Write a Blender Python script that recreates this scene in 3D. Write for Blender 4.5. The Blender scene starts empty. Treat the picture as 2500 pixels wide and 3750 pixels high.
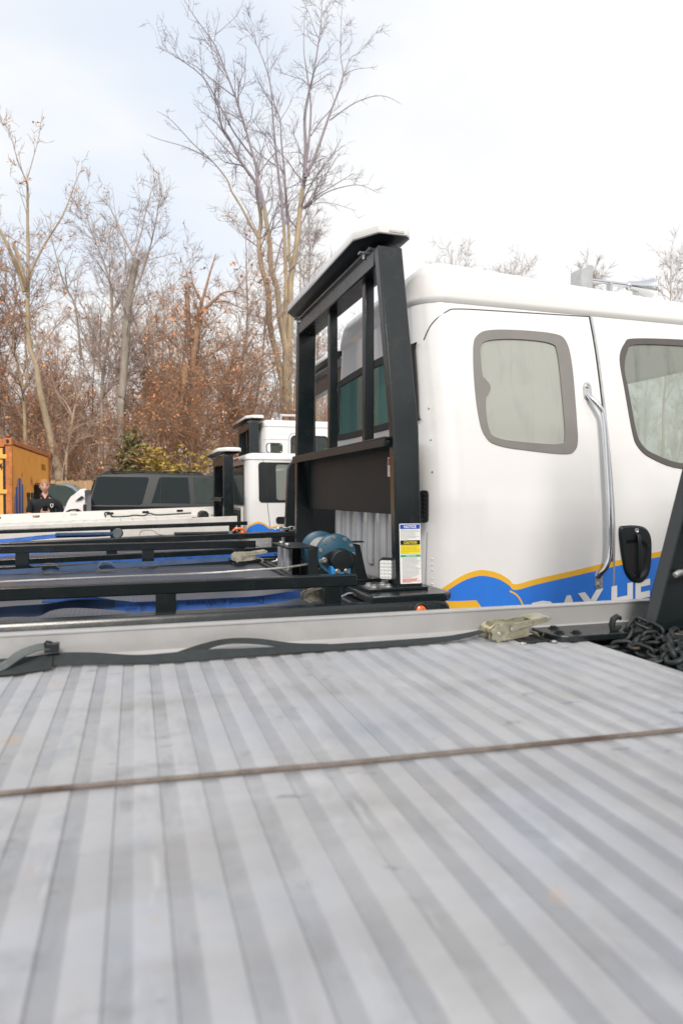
import bpy, bmesh, math, random
import numpy as np
from mathutils import Vector, Matrix
from mathutils.geometry import tessellate_polygon
R_ = math.radians
scene = bpy.context.scene
COL = scene.collection
random.seed(7)
# ------------------------------------------------------------------ camera
EYE = 1.55; YAW = 16.8; PITCH = 1.44
cam = bpy.data.cameras.new('camera'); camo = bpy.data.objects.new('camera', cam); COL.objects.link(camo)
camo.location = (0, 0, EYE); camo.rotation_euler = (R_(90 - PITCH), 0, R_(-YAW))
cam.sensor_fit = 'VERTICAL'; cam.sensor_height = 36; cam.sensor_width = 24; cam.lens = 24
cam.clip_start = .02; cam.clip_end = 2000
cam.dof.use_dof = True; cam.dof.focus_distance = 4.8; cam.dof.aperture_fstop = 2.7
scene.camera = camo
# ------------------------------------------------------------------ sky and sun
SUN_EL, SUN_AZ = 38, 188        # degrees; azimuth clockwise from +Y
w = bpy.data.worlds.new('World'); scene.world = w; w.use_nodes = True
nt = w.node_tree; nt.nodes.clear()
N = nt.nodes.new; LK = nt.links.new
out = N('ShaderNodeOutputWorld'); bg = N('ShaderNodeBackground'); bg.inputs['Strength'].default_value = .1
sky = N('ShaderNodeTexSky'); sky.sky_type = 'NISHITA'; sky.sun_disc = False
sky.sun_elevation = R_(SUN_EL); sky.sun_rotation = R_(SUN_AZ); sky.air_density = 1.0; sky.dust_density = 1.5
tc = N('ShaderNodeTexCoord'); mp = N('ShaderNodeMapping'); mp.inputs['Scale'].default_value = (1.0, 1.0, 2.2); mp.inputs['Location'].default_value = (-3.66, 3.47, 2.33); mp.inputs['Rotation'].default_value = (0, 0, R_(-46))
n1 = N('ShaderNodeTexNoise'); n1.inputs['Scale'].default_value = 1.1; n1.inputs['Detail'].default_value = 5; n1.inputs['Roughness'].default_value = .5
mr = N('ShaderNodeMapRange'); mr.inputs['From Min'].default_value = .31; mr.inputs['From Max'].default_value = .48; mr.interpolation_type = 'SMOOTHSTEP'
n2 = N('ShaderNodeTexNoise'); n2.inputs['Scale'].default_value = 2.6; n2.inputs['Detail'].default_value = 5
cr = N('ShaderNodeMix'); cr.data_type = 'RGBA'; cr.inputs[6].default_value = (5.05, 5.1, 5.2, 1); cr.inputs[7].default_value = (5.75, 5.7, 5.55, 1)
mx = N('ShaderNodeMix'); mx.data_type = 'RGBA'
pale = N('ShaderNodeMix'); pale.data_type = 'RGBA'; pale.inputs[0].default_value = .9; pale.inputs[7].default_value = (4.55, 4.9, 5.4, 1)
LK(tc.outputs['Generated'], mp.inputs['Vector']); LK(mp.outputs[0], n1.inputs['Vector']); LK(mp.outputs[0], n2.inputs['Vector'])
LK(n1.outputs['Fac'], mr.inputs['Value']); LK(n2.outputs['Fac'], cr.inputs[0]); LK(sky.outputs[0], pale.inputs[6])
LK(mr.outputs[0], mx.inputs[0]); LK(pale.outputs[2], mx.inputs[6]); LK(cr.outputs[2], mx.inputs[7])
LK(mx.outputs[2], bg.inputs['Color']); LK(bg.outputs[0], out.inputs['Surface'])
sun = bpy.data.lights.new('sun', 'SUN'); sun.energy = 1.5; sun.angle = R_(16); sun.color = (1, .93, .84)
suno = bpy.data.objects.new('sun', sun); COL.objects.link(suno); suno.location = (-5, -8, 20)
sd = Vector((math.sin(R_(SUN_AZ)) * math.cos(R_(SUN_EL)), math.cos(R_(SUN_AZ)) * math.cos(R_(SUN_EL)), math.sin(R_(SUN_EL))))
suno.rotation_euler = (-sd).to_track_quat('-Z', 'Y').to_euler()
vs = scene.view_settings; vs.view_transform = 'Standard'; vs.look = 'None'; vs.gamma = 1; vs.exposure = 0.92; vs.use_curve_mapping = False
scene.cycles.max_bounces = 8; scene.cycles.transparent_max_bounces = 12
scene.cycles.use_denoising = True

# ------------------------------------------------------------------ materials
MATS = {}
def M(name, col, rough=.5, metal=0., var=.12, scale=6., bump=0., bscale=80., coat=0., dirt=None, spec=.5, isl=0., dist=.004, stretch=None, trans=0.):
    m = bpy.data.materials.new(name); m.use_nodes = True; t = m.node_tree; b = t.nodes['Principled BSDF']
    A = t.nodes.new; L = t.links.new
    b.inputs['Roughness'].default_value = rough; b.inputs['Metallic'].default_value = metal
    b.inputs['Specular IOR Level'].default_value = spec; b.inputs['Coat Weight'].default_value = coat; b.inputs['Coat Roughness'].default_value = .06
    b.inputs['Transmission Weight'].default_value = trans
    tcx = A('ShaderNodeTexCoord'); oi = A('ShaderNodeObjectInfo'); ad = A('ShaderNodeVectorMath'); ad.operation = 'MULTIPLY_ADD'
    ad.inputs[1].default_value = (1, 1, 1) if stretch is None else stretch
    cb = A('ShaderNodeVectorMath'); cb.operation = 'SCALE'; cb.inputs[0].default_value = (13.1, 7.7, 5.3)
    L(oi.outputs['Random'], cb.inputs['Scale']); L(tcx.outputs['Object'], ad.inputs[0]); L(cb.outputs[0], ad.inputs[2])
    vec = ad.outputs[0]
    nz = A('ShaderNodeTexNoise'); nz.inputs['Scale'].default_value = scale; nz.inputs['Detail'].default_value = 6; nz.inputs['Roughness'].default_value = .6
    L(vec, nz.inputs['Vector'])
    r1 = A('ShaderNodeMapRange'); r1.inputs['From Min'].default_value = .3; r1.inputs['From Max'].default_value = .7
    r1.inputs['To Min'].default_value = 1 - var; r1.inputs['To Max'].default_value = 1 + var; L(nz.outputs['Fac'], r1.inputs['Value'])
    last = r1.outputs[0]
    if isl:
        ge = A('ShaderNodeNewGeometry'); r2 = A('ShaderNodeMapRange'); r2.inputs['To Min'].default_value = 1 - isl; r2.inputs['To Max'].default_value = 1 + isl
        L(ge.outputs['Random Per Island'], r2.inputs['Value']); mm = A('ShaderNodeMath'); mm.operation = 'MULTIPLY'; L(last, mm.inputs[0]); L(r2.outputs[0], mm.inputs[1]); last = mm.outputs[0]
    sc = A('ShaderNodeVectorMath'); sc.operation = 'SCALE'; sc.inputs[0].default_value = col; L(last, sc.inputs['Scale'])
    cur = sc.outputs[0]
    if dirt:
        dc, lo, hi, ds = dirt[:4]
        n3 = A('ShaderNodeTexNoise'); n3.inputs['Scale'].default_value = ds; n3.inputs['Detail'].default_value = 8; n3.inputs['Roughness'].default_value = .65; L(vec, n3.inputs['Vector'])
        r3 = A('ShaderNodeMapRange'); r3.inputs['From Min'].default_value = lo; r3.inputs['From Max'].default_value = hi; L(n3.outputs['Fac'], r3.inputs['Value'])
        mi = A('ShaderNodeMix'); mi.data_type = 'RGBA'; L(r3.outputs[0], mi.inputs[0]); L(cur, mi.inputs[6]); mi.inputs[7].default_value = (*dc, 1); cur = mi.outputs[2]
        if len(dirt) > 4:
            r4 = A('ShaderNodeMapRange'); r4.inputs['To Min'].default_value = rough; r4.inputs['To Max'].default_value = dirt[4]; L(r3.outputs[0], r4.inputs['Value']); L(r4.outputs[0], b.inputs['Roughness'])
    L(cur, b.inputs['Base Color'])
    if bump:
        n4 = A('ShaderNodeTexNoise'); n4.inputs['Scale'].default_value = bscale; n4.inputs['Detail'].default_value = 4; L(vec, n4.inputs['Vector'])
        bp = A('ShaderNodeBump'); bp.inputs['Strength'].default_value = bump; bp.inputs['Distance'].default_value = dist; L(n4.outputs['Fac'], bp.inputs['Height']); L(bp.outputs[0], b.inputs['Normal'])
    MATS[name] = m; return m


M('rail_aluminium', (.43, .43, .435), .42, .25, .07, 5, .08, 200, dirt=((.36, .345, .325), .52, .8, 7, .55))
M('white_aluminium', (.68, .66, .63), .5, .1, .06, 4, dirt=((.5, .46, .4), .55, .8, 5))
M('black_paint', (.008, .0125, .0145), .22, 0, .2, 6, .05, 260, dirt=((.012, .014, .015), .5, .8, 12, .36), spec=.6)
M('black_satin', (.009, .0135, .0155), .40, 0, .18, 8, .12, 380, spec=.4)
M('worn_panel', (.010, .014, .015), .5, 0, .15, 5, .1, 200, dirt=((.06, .014, .010), .60, .78, 5, .6), spec=.25)
M('tread_paint', (.10, .115, .155), .30, .45, .15, 3)
M('cab_white', (.79, .785, .785), .2, 0, .012, 3, coat=.7, dirt=((.68, .665, .64), .56, .85, 2.4, .35))
M('roof_white', (.78, .77, .755), .3, 0, .015, 3, coat=.3)
M('blue_vinyl', (.035, .20, .74), .28, 0, .05, 4)
M('yellow_vinyl', (.84, .47, .04), .3, 0, .05, 4)
M('white_vinyl', (.80, .79, .77), .35, 0, .03, 4)
M('window_frit', (.215, .205, .19), .18, 0, .08, 4, coat=.4, dirt=((.24, .22, .195), .5, .8, 3, .3))
M('seal_brown', (.085, .075, .068), .3, 0, .1, 6, coat=.3)
M('rubber', (.012, .012, .013), .6, 0, .2, 10)
M('seam_gap', (.05, .05, .055), .7, 0, .1, 10)
M('chrome', (.72, .73, .75), .12, 1, .04, 10)
M('steel', (.58, .58, .58), .36, .8, .12, 20, .1, 150)
M('zinc', (.50, .48, .36), .36, .75, .12, 25, .1, 150, dirt=((.22, .18, .11), .5, .75, 30))
M('cast_zinc', (.50, .47, .38), .4, .6, .15, 25, .1, 120, dirt=((.16, .13, .1), .5, .75, 30))
M('black_webbing', (.020, .026, .028), .7, 0, .2, 30, .5, 500)
M('grey_webbing', (.10, .115, .115), .75, 0, .25, 14, .4, 400, dirt=((.35, .35, .32), .55, .8, 8))
M('blue_webbing', (.018, .11, .42), .6, 0, .2, 14, .4, 500, dirt=((.012, .03, .08), .52, .78, 9))
M('dark_blue_webbing', (.02, .05, .12), .65, 0, .3, 14, .4, 500)
M('webbing_print', (.012, .035, .13), .6, 0, .15, 60)
M('rust_cable', (.19, .16, .14), .55, .3, .25, 40, dirt=((.09, .055, .04), .5, .7, 6))
M('steel_cable', (.42, .41, .39), .42, .6, .2, 60)
M('chain_steel', (.028, .034, .036), .5, .4, .3, 30, .2, 90, dirt=((.16, .09, .05), .58, .75, 14))
M('winch_blue', (.022, .085, .14), .34, 0, .1, 20, coat=0, dirt=((.015, .05, .08), .6, .8, 30))
M('bracket_blue', (.02, .24, .60), .35, 0, .05, 20)
M('bolt_zinc', (.62, .62, .60), .3, .9, .1, 60)
M('lens_white', (.82, .80, .77), .12, 0, .02, 6, coat=.8)
M('lens_clear', (.74, .76, .78), .1, .1, .1, 60, .5, 60, coat=1)
M('amber_lens', (.75, .13, .01), .15, 0, .1, 60, .4, 90, coat=1)
M('red_lens', (.45, .01, .012), .15, 0, .1, 60, coat=1)
M('notice_blue', (.02, .075, .42), .35, 0, .02, 20)
M('caution_yellow', (.82, .66, .03), .35, 0, .02, 20)
M('operations_green', (.03, .40, .20), .35, 0, .02, 20)
M('sticker_white', (.78, .78, .77), .35, 0, .02, 20)
M('print_grey', (.33, .33, .34), .5, 0, .05, 20)
M('print_olive', (.42, .34, .03), .5, 0, .05, 20)
M('print_red', (.6, .05, .04), .5, 0, .05, 20)
M('seat_grey', (.24, .33, .31), .8, 0, .1, 6)
M('cab_trim', (.62, .62, .58), .8, 0, .05, 4)
M('dark_glass', (.006, .012, .014), .04, 0, .1, 3, spec=.4)
M('suv_paint', (.009, .013, .016), .3, 0, .05, 3, coat=.15, spec=.3)
M('suv_blue', (.05, .075, .10), .25, .2, .05, 3, coat=.8)
M('wrap_white', (.74, .70, .69), .45, 0, .1, 5, .3, 12)
M('orange_paint', (.97, .43, .07), .5, 0, .10, 2.2, .15, 60, dirt=((.42, .11, .03), .62, .78, 2.6, .85))
M('door_orange', (.92, .45, .09), .5, 0, .08, 2.2, .1, 60, dirt=((.40, .10, .02), .62, .76, 3, .85))
M('rust_orange', (.55, .19, .06), .85, 0, .35, 9, .4, 50)
M('container_blue', (.05, .13, .42), .6, 0, .1, 6)
M('decal_dark', (.06, .02, .015), .6, 0, .1, 6)
M('fence_wood', (.46, .31, .17), .8, 0, .2, 5, .3, 40, stretch=(1, 1, .1))
M('asphalt', (.062, .06, .058), .85, 0, .25, 1.2, .6, 40, dirt=((.11, .10, .09), .5, .75, .35), dist=.01)
M('leaf_litter', (.22, .13, .08), .9, 0, .4, 2.5, .8, 12, dist=.05)
M('skin', (.56, .30, .22), .5, 0, .06, 20)
M('hair', (.34, .17, .07), .6, 0, .25, 60, .5, 90)
M('shirt', (.010, .014, .015), .85, 0, .2, 20, .3, 120)
M('trousers', (.04, .04, .05), .85, 0, .15, 20)
M('shoe', (.02, .018, .016), .6)
M('eye_dark', (.03, .03, .04), .3)
M('lip', (.42, .17, .14), .5)
M('phone_black', (.008, .008, .009), .2)
M('bark_tan', (.42, .335, .225), .9, 0, .25, 5, .7, 18, stretch=(1, 1, .25), dist=.02)
M('bark_grey', (.32, .28, .235), .9, 0, .25, 5, .7, 18, stretch=(1, 1, .25), dist=.02)
M('bark_brown', (.30, .215, .16), .9, 0, .25, 4, .6, 18, stretch=(1, 1, .25), dist=.02)
M('bark_russet', (.36, .225, .15), .9, 0, .25, 4, .6, 18, dist=.02)
M('snag_wood', (.38, .235, .14), .9, 0, .3, 4, .6, 18, stretch=(1, 1, .2), dist=.03)
M('twig_violet_backlit', (.33, .285, .31), .9, 0, .15, 1)  # young-wood violet-grey, darkened to paint in the backlight on high stems
M('twig_grey', (.44, .375, .35), .9, 0, .15, 1)
M('twig_brown', (.46, .345, .275), .9, 0, .15, 1)
M('leaf_russet', (.66, .31, .145), .8, 0, .1, 1, isl=.45)
M('leaf_green', (.20, .195, .075), .8, 0, .1, 1, isl=.5)
M('leaf_yellow', (.46, .33, .06), .8, 0, .1, 1, isl=.5)
M('leaf_dark', (.05, .07, .03), .8, 0, .1, 1, isl=.5)

def tread_nodes():
    m = MATS['tread_paint']; t = m.node_tree; b = t.nodes['Principled BSDF']; A = t.nodes.new; L = t.links.new
    tcx = A('ShaderNodeTexCoord'); sx = A('ShaderNodeSeparateXYZ'); L(tcx.outputs['Object'], sx.inputs[0])
    def op(o, a, b_=None):
        n = A('ShaderNodeMath'); n.operation = o
        for i, q in enumerate((a, b_)):
            if q is None: continue
            if isinstance(q, (int, float)): n.inputs[i].default_value = q
            else: L(q, n.inputs[i])
        return n.outputs[0]
    s1 = op('SINE', op('MULTIPLY', op('ADD', sx.outputs[0], sx.outputs[1]), 150.)); s2 = op('SINE', op('MULTIPLY', op('SUBTRACT', sx.outputs[0], sx.outputs[1]), 150.))
    h = op('MAXIMUM', op('MULTIPLY', s1, s2), .25)
    bp = A('ShaderNodeBump'); bp.inputs['Strength'].default_value = .9; bp.inputs['Distance'].default_value = .004; L(h, bp.inputs['Height']); L(bp.outputs[0], b.inputs['Normal'])
tread_nodes()

def deck_material(name, col, dark, rough, metal, worn=None):
    """Weathered aluminium: stains, scuffs and rust spots that run across the planks, in the place's own coordinates."""
    m = bpy.data.materials.new(name); m.use_nodes = True; t = m.node_tree; b = t.nodes['Principled BSDF']; A = t.nodes.new; L = t.links.new
    g = A('ShaderNodeNewGeometry'); oi = A('ShaderNodeObjectInfo'); b.inputs['Metallic'].default_value = metal
    def noise(scale, detail, sx=(1, 1, 1), off=(0, 0, 0)):
        mp = A('ShaderNodeMapping'); mp.inputs['Scale'].default_value = sx; mp.inputs['Location'].default_value = off; n = A('ShaderNodeTexNoise'); n.inputs['Scale'].default_value = scale; n.inputs['Detail'].default_value = detail; n.inputs['Roughness'].default_value = .62
        L(g.outputs['Position'], mp.inputs[0]); L(mp.outputs[0], n.inputs['Vector']); return n.outputs['Fac']
    def rng(x, lo, hi, a=0., c=1.):
        r = A('ShaderNodeMapRange'); r.inputs['From Min'].default_value = lo; r.inputs['From Max'].default_value = hi; r.inputs['To Min'].default_value = a; r.inputs['To Max'].default_value = c; L(x, r.inputs['Value']); return r.outputs[0]
    def mix(f, a, c):
        x = A('ShaderNodeMix'); x.data_type = 'RGBA'; L(f, x.inputs[0])
        for k, q in ((6, a), (7, c)):
            if isinstance(q, tuple): x.inputs[k].default_value = (*q, 1)
            else: L(q, x.inputs[k])
        return x.outputs[2]
    c = mix(rng(noise(2.2, 8), .36, .66), col, dark)
    if worn: c = mix(rng(noise(1.5, 6, (1, 1, 1), (4, 4, 0)), .34, .58, 0, .9), c, worn)
    c = mix(rng(noise(1.1, 5, (1, .8, 1), (2, 8, 0)), .38, .62, 0, .55), c, tuple(q * k for q, k in zip(col, (1.0, .955, .86))))
    c = mix(rng(noise(1.7, 5, (1, .8, 1), (9, 1, 0)), .48, .66, 0, .6), c, tuple(q * k for q, k in zip(dark, (.92, 1.0, 1.14))))
    c = mix(rng(noise(3.2, 7, (.6, 1.5, 1), (11, 6, 0)), .48, .68, 0, .6), c, tuple(q * k for q, k in zip(dark, (.86, .82, .76))))
    c = mix(rng(noise(13, 6, (.5, .9, 1), (3, 12, 0)), .60, .72, 0, .55), c, tuple(q * .72 for q in dark))
    c = mix(rng(noise(9, 7, (1.6, .5, 1)), .52, .74, 0, .75), c, tuple(q * .74 for q in dark))
    c = mix(rng(noise(5, 4, (1, .6, 1), (3, 1, 0)), .62, .74, 0, .7), c, tuple(min(1, q * 1.16) for q in col))
    c = mix(rng(noise(4.5, 6, (1.3, .8, 1), (7, 3, 0)), .60, .70, 0, .55), c, (.25, .285, .335))
    c = mix(rng(noise(30, 3, (1, .12, 1), (2, 5, 0)), .66, .72, 0, .35), c, (.58, .585, .60))
    c = mix(rng(noise(26, 3, (.35, 1.2, 1), (5, 2, 0)), .66, .71, 0, .7), c, (.17, .175, .19))
    c = mix(rng(noise(7.5, 4, (1, 1, 1), (1, 9, 0)), .67, .74, 0, .75), c, (.50, .33, .20))
    c = mix(rng(oi.outputs['Random'], 0, 1, 0, .34), c, dark)
    L(c, b.inputs['Base Color']); L(rng(noise(14, 6), .3, .7, rough - .1, rough + .14), b.inputs['Roughness'])
    bp = A('ShaderNodeBump'); bp.inputs['Strength'].default_value = .22; bp.inputs['Distance'].default_value = .004; L(noise(60, 6, (1, .25, 1)), bp.inputs['Height']); L(bp.outputs[0], b.inputs['Normal'])
    MATS[name] = m
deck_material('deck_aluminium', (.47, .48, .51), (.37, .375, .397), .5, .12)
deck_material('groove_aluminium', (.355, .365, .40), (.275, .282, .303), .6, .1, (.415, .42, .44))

def fog_glass(name, tint, fog, streak=.25, col=(.56, .60, .54), trn=(.68, .74, .66), refl=1.):
    m = bpy.data.materials.new(name); m.use_nodes = True; t = m.node_tree; t.nodes.clear(); A = t.nodes.new; L = t.links.new
    o = A('ShaderNodeOutputMaterial'); tr = A('ShaderNodeBsdfTransparent'); tr.inputs[0].default_value = (*tint, 1)
    df = A('ShaderNodeBsdfDiffuse'); df.inputs[0].default_value = (*col, 1); tl = A('ShaderNodeBsdfTranslucent'); tl.inputs[0].default_value = (*trn, 1)
    gl = A('ShaderNodeBsdfGlossy'); gl.inputs['Roughness'].default_value = .04; lw = A('ShaderNodeLayerWeight'); lw.inputs[0].default_value = .5; pw = A('ShaderNodeMath'); pw.operation = 'POWER'; pw.inputs[1].default_value = 4.; fr = A('ShaderNodeMath'); fr.operation = 'MULTIPLY_ADD'; fr.inputs[1].default_value = .8; fr.inputs[2].default_value = .045; L(lw.outputs['Facing'], pw.inputs[0]); L(pw.outputs[0], fr.inputs[0])
    a = A('ShaderNodeMixShader'); a.inputs[0].default_value = .35; b = A('ShaderNodeMixShader'); c = A('ShaderNodeMixShader')
    g = A('ShaderNodeNewGeometry'); mp = A('ShaderNodeMapping'); mp.inputs['Scale'].default_value = (7, 7, .8); nz = A('ShaderNodeTexNoise'); nz.inputs['Scale'].default_value = 1.6; nz.inputs['Detail'].default_value = 4; nz.inputs['Distortion'].default_value = .6
    mr = A('ShaderNodeMapRange'); mr.inputs['From Min'].default_value = .22; mr.inputs['From Max'].default_value = .5; mr.inputs['To Min'].default_value = max(0, fog - streak); mr.inputs['To Max'].default_value = min(1, fog + .03)
    L(g.outputs['Position'], mp.inputs[0]); L(mp.outputs[0], nz.inputs['Vector']); L(nz.outputs['Fac'], mr.inputs['Value'])
    L(df.outputs[0], a.inputs[1]); L(tl.outputs[0], a.inputs[2]); L(mr.outputs[0], b.inputs[0]); L(tr.outputs[0], b.inputs[1]); L(a.outputs[0], b.inputs[2])
    L(fr.outputs[0], c.inputs[0]); L(b.outputs[0], c.inputs[1]); L(gl.outputs[0], c.inputs[2]); L(c.outputs[0], o.inputs['Surface'])
    MATS[name] = m
fog_glass('fogged_glass', (.86, .92, .86), .95, .14, (.60, .62, .57))
fog_glass('hazy_glass', (.88, .95, .90), .50, .22, (.62, .65, .59))
fog_glass('teal_glass', (.42, .66, .60), .80, .22, (.17, .34, .32), (.3, .5, .46))
fog_glass('tinted_glass', (.36, .50, .46), .10, .06, (.3, .36, .34))

# ------------------------------------------------------------------ mesh helpers
OFF = Vector((0, 0, 0))
class MB:
    def __init__(s): s.v = []; s.f = []; s.sm = []
    def add(s, vs, fs, smooth=True):
        o = len(s.v); s.v += [tuple(q) for q in vs]; s.f += [tuple(i + o for i in f) for f in fs]; s.sm += [smooth] * len(fs); return s
    def box(s, x0, x1, y0, y1, z0, z1):
        return s.add([(x0, y0, z0), (x1, y0, z0), (x1, y1, z0), (x0, y1, z0), (x0, y0, z1), (x1, y0, z1), (x1, y1, z1), (x0, y1, z1)],
                     [(0, 3, 2, 1), (4, 5, 6, 7), (0, 1, 5, 4), (1, 2, 6, 5), (2, 3, 7, 6), (3, 0, 4, 7)])
    def loft(s, rings, cap=True, closed=True):
        n = len(rings[0]); vs = [p for r in rings for p in r]; fs = []
        for i in range(len(rings) - 1):
            for j in range(n if closed else n - 1):
                k = (j + 1) % n; fs.append((i * n + j, i * n + k, (i + 1) * n + k, (i + 1) * n + j))
        if cap: fs.append(tuple(reversed(range(n)))); fs.append(tuple((len(rings) - 1) * n + j for j in range(n)))
        return s.add(vs, fs)
    def beam(s, p, q, w, h, up=(0, 0, 1)):
        p = Vector(p); q = Vector(q); d = (q - p).normalized(); up = Vector(up); x = d.cross(up)
        if x.length < 1e-4: x = d.cross(Vector((1, 0, 0)))
        x.normalize(); y = x.cross(d); a, b = x * w / 2, y * h / 2
        return s.loft([[c - a - b, c + a - b, c + a + b, c - a + b] for c in (p, q)])
    def tube(s, pts, r, n=10, cap=True, closed=False):
        pts = [Vector(p) for p in pts]; m = len(pts); rs = r if isinstance(r, (list, tuple)) else [r] * m
        ref = None; rings = []
        for i in range(m):
            d = (pts[(i + 1) % m] - pts[i - 1]) if closed else pts[min(i + 1, m - 1)] - pts[max(i - 1, 0)]
            d.normalize()
            if ref is None: ref = d.orthogonal().normalized()
            ref = (ref - d * ref.dot(d)); ref = ref.normalized() if ref.length > 1e-6 else d.orthogonal().normalized()
            b = d.cross(ref)
            rings.append([pts[i] + (ref * math.cos(2 * math.pi * j / n) + b * math.sin(2 * math.pi * j / n)) * rs[i] for j in range(n)])
        if closed: rings.append(rings[0]); cap = False
        return s.loft(rings, cap)
    def lathe(s, prof, o, d, n=24, cap=True):
        o = Vector(o); d = Vector(d).normalized(); a = d.orthogonal().normalized(); b = d.cross(a)
        return s.loft([[o + d * h + (a * math.cos(2 * math.pi * j / n) + b * math.sin(2 * math.pi * j / n)) * r for j in range(n)] for h, r in prof], cap)
    def prism(s, poly, fn, t0, t1):
        """poly of 2D points; fn(a, b, t) -> 3D."""
        n = len(poly); tri = tessellate_polygon([[Vector((a, b, 0)) for a, b in poly]])
        vs = [fn(a, b, t0) for a, b in poly] + [fn(a, b, t1) for a, b in poly]
        fs = [tuple(t) for t in tri] + [tuple(n + i for i in reversed(t)) for t in tri] + [(i, (i + 1) % n, n + (i + 1) % n, n + i) for i in range(n)]
        return s.add(vs, fs)
    def grid(s, pts, closed=False):
        r = len(pts); c = len(pts[0]); fs = []
        for i in range(r - 1):
            for j in range(c if closed else c - 1): fs.append((i * c + j, i * c + (j + 1) % c, (i + 1) * c + (j + 1) % c, (i + 1) * c + j))
        return s.add([p for q in pts for p in q], fs)
    def mesh(s, name, mat, ang=35, off=True):
        me = bpy.data.meshes.new(name); o = OFF if off else Vector((0, 0, 0))
        me.from_pydata([(p[0] - o.x, p[1] - o.y, p[2] - o.z) for p in s.v], [], s.f); me.update()
        bm = bmesh.new(); bm.from_mesh(me); bmesh.ops.recalc_face_normals(bm, faces=bm.faces); bm.to_mesh(me); bm.free()
        me.shade_smooth(); me.set_sharp_from_angle(angle=R_(ang))
        me.materials.append(MATS[mat] if isinstance(mat, str) else mat); return me
    def build(s, name, mat, parent=None, bevel=0, ang=35, seg=2, off=True):
        o = bpy.data.objects.new(name, s.mesh(name, mat, ang, off)); COL.objects.link(o)
        if parent is not None: o.parent = parent
        if bevel:
            b = o.modifiers.new('bevel', 'BEVEL'); b.width = bevel; b.segments = seg; b.limit_method = 'ANGLE'; b.angle_limit = R_(40); b.harden_normals = False
        return o
def tag(o, label=None, cat=None, group=None, kind=None):
    for k, q in (('label', label), ('category', cat), ('group', group), ('kind', kind)):
        if q: o[k] = q
    return o
def thing(name, label, cat, base, rot=0., group=None):
    """An Empty at the thing's base; meshes built afterwards are given in the thing's own (u, v, z) frame, rotated by rot degrees about the origin."""
    global OFF
    OFF = Vector(base); o = bpy.data.objects.new(name, None); COL.objects.link(o); o.empty_display_size = .3
    o.location = Matrix.Rotation(R_(rot), 3, 'Z') @ OFF; o.rotation_euler = (0, 0, R_(rot))
    return tag(o, label, cat, group)
def solo(mb, name, mat, label, cat, base, rot=0., group=None, bevel=0, ang=35):
    """A thing that is one mesh, origin at its base."""
    global OFF
    OFF = Vector(base); o = mb.build(name, mat, None, bevel, ang); o.location = Matrix.Rotation(R_(rot), 3, 'Z') @ OFF; o.rotation_euler = (0, 0, R_(rot))
    return tag(o, label, cat, group)
def copy_of(src, parent, loc=None, rot=None):
    c = src.copy(); COL.objects.link(c); c.parent = parent
    if loc is not None: c.location = loc
    if rot is not None: c.rotation_euler = rot
    return c
def smooth_loop(pts, k=5, closed=True):
    n = len(pts); out = []
    for i in range(n if closed else n - 1):
        p0, p1, p2, p3 = [Vector(pts[(i + d) % n] if closed else pts[min(max(i + d, 0), n - 1)]) for d in (-1, 0, 1, 2)]
        for j in range(k):
            t = j / k
            out.append(.5 * ((2 * p1) + (p2 - p0) * t + (2 * p0 - 5 * p1 + 4 * p2 - p3) * t * t + (3 * p1 - p0 - 3 * p2 + p3) * t ** 3))
    if not closed: out.append(Vector(pts[-1]))
    return out
def ribbon(pts, th=.003, k=6, w=1.):
    """pts: list of (centre, half width vector). Returns MB of a webbing band."""
    c = smooth_loop([p for p, _ in pts], k, False); h = smooth_loop([q * w for _, q in pts], k, False); mb = MB(); rings = []
    for i in range(len(c)):
        d = (c[min(i + 1, len(c) - 1)] - c[max(i - 1, 0)]).normalized(); n = d.cross(h[i]); n = n.normalized() * th / 2 if n.length > 1e-9 else Vector((0, 0, th / 2))
        rings.append([c[i] - h[i] - n, c[i] + h[i] - n, c[i] + h[i] + n, c[i] - h[i] + n])
    return mb.loft(rings)
def text_shape(body, width=None, height=None, bold=0., shear=0.):
    cu = bpy.data.curves.new('lettering', 'FONT'); cu.body = body; cu.size = 1; cu.offset = bold; cu.shear = shear; cu.fill_mode = 'FRONT'; cu.resolution_u = 3
    ob = bpy.data.objects.new('lettering', cu); COL.objects.link(ob); dg = bpy.context.evaluated_depsgraph_get(); me = ob.evaluated_get(dg).to_mesh()
    vs = [(q.co.x, q.co.y) for q in me.vertices]; fs = [tuple(p.vertices) for p in me.polygons]
    bpy.data.objects.remove(ob); bpy.data.curves.remove(cu)
    x0 = min(a for a, _ in vs); x1 = max(a for a, _ in vs); y0 = min(b for _, b in vs); y1 = max(b for _, b in vs)
    sy = (height or 1) / (y1 - y0) if height else None; sx = width / (x1 - x0) if width else sy; sy = sy or sx
    return [((a - x0) * sx, (b - y0) * sy) for a, b in vs], fs
def letters(name, body, fn, mat, parent, **k):
    vs, fs = text_shape(body, **k); return MB().add([fn(a, b) for a, b in vs], fs).build(name, mat, parent)
def bolt(mb, o, d, r=.011, h=.009):
    mb.lathe([(0, r * 1.6), (.003, r * 1.6), (.0031, r), (h, r), (h + .0001, r * .5), (h * .6, r * .45)], o, d, 6 if r > .012 else 8)
def inside(p, poly):
    x, y = p; c = False; n = len(poly); j = n - 1
    for i in range(n):
        xi, yi = poly[i]; xj, yj = poly[j]
        if (yi > y) != (yj > y) and x < (xj - xi) * (y - yi) / (yj - yi) + xi: c = not c
        j = i
    return c
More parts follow.
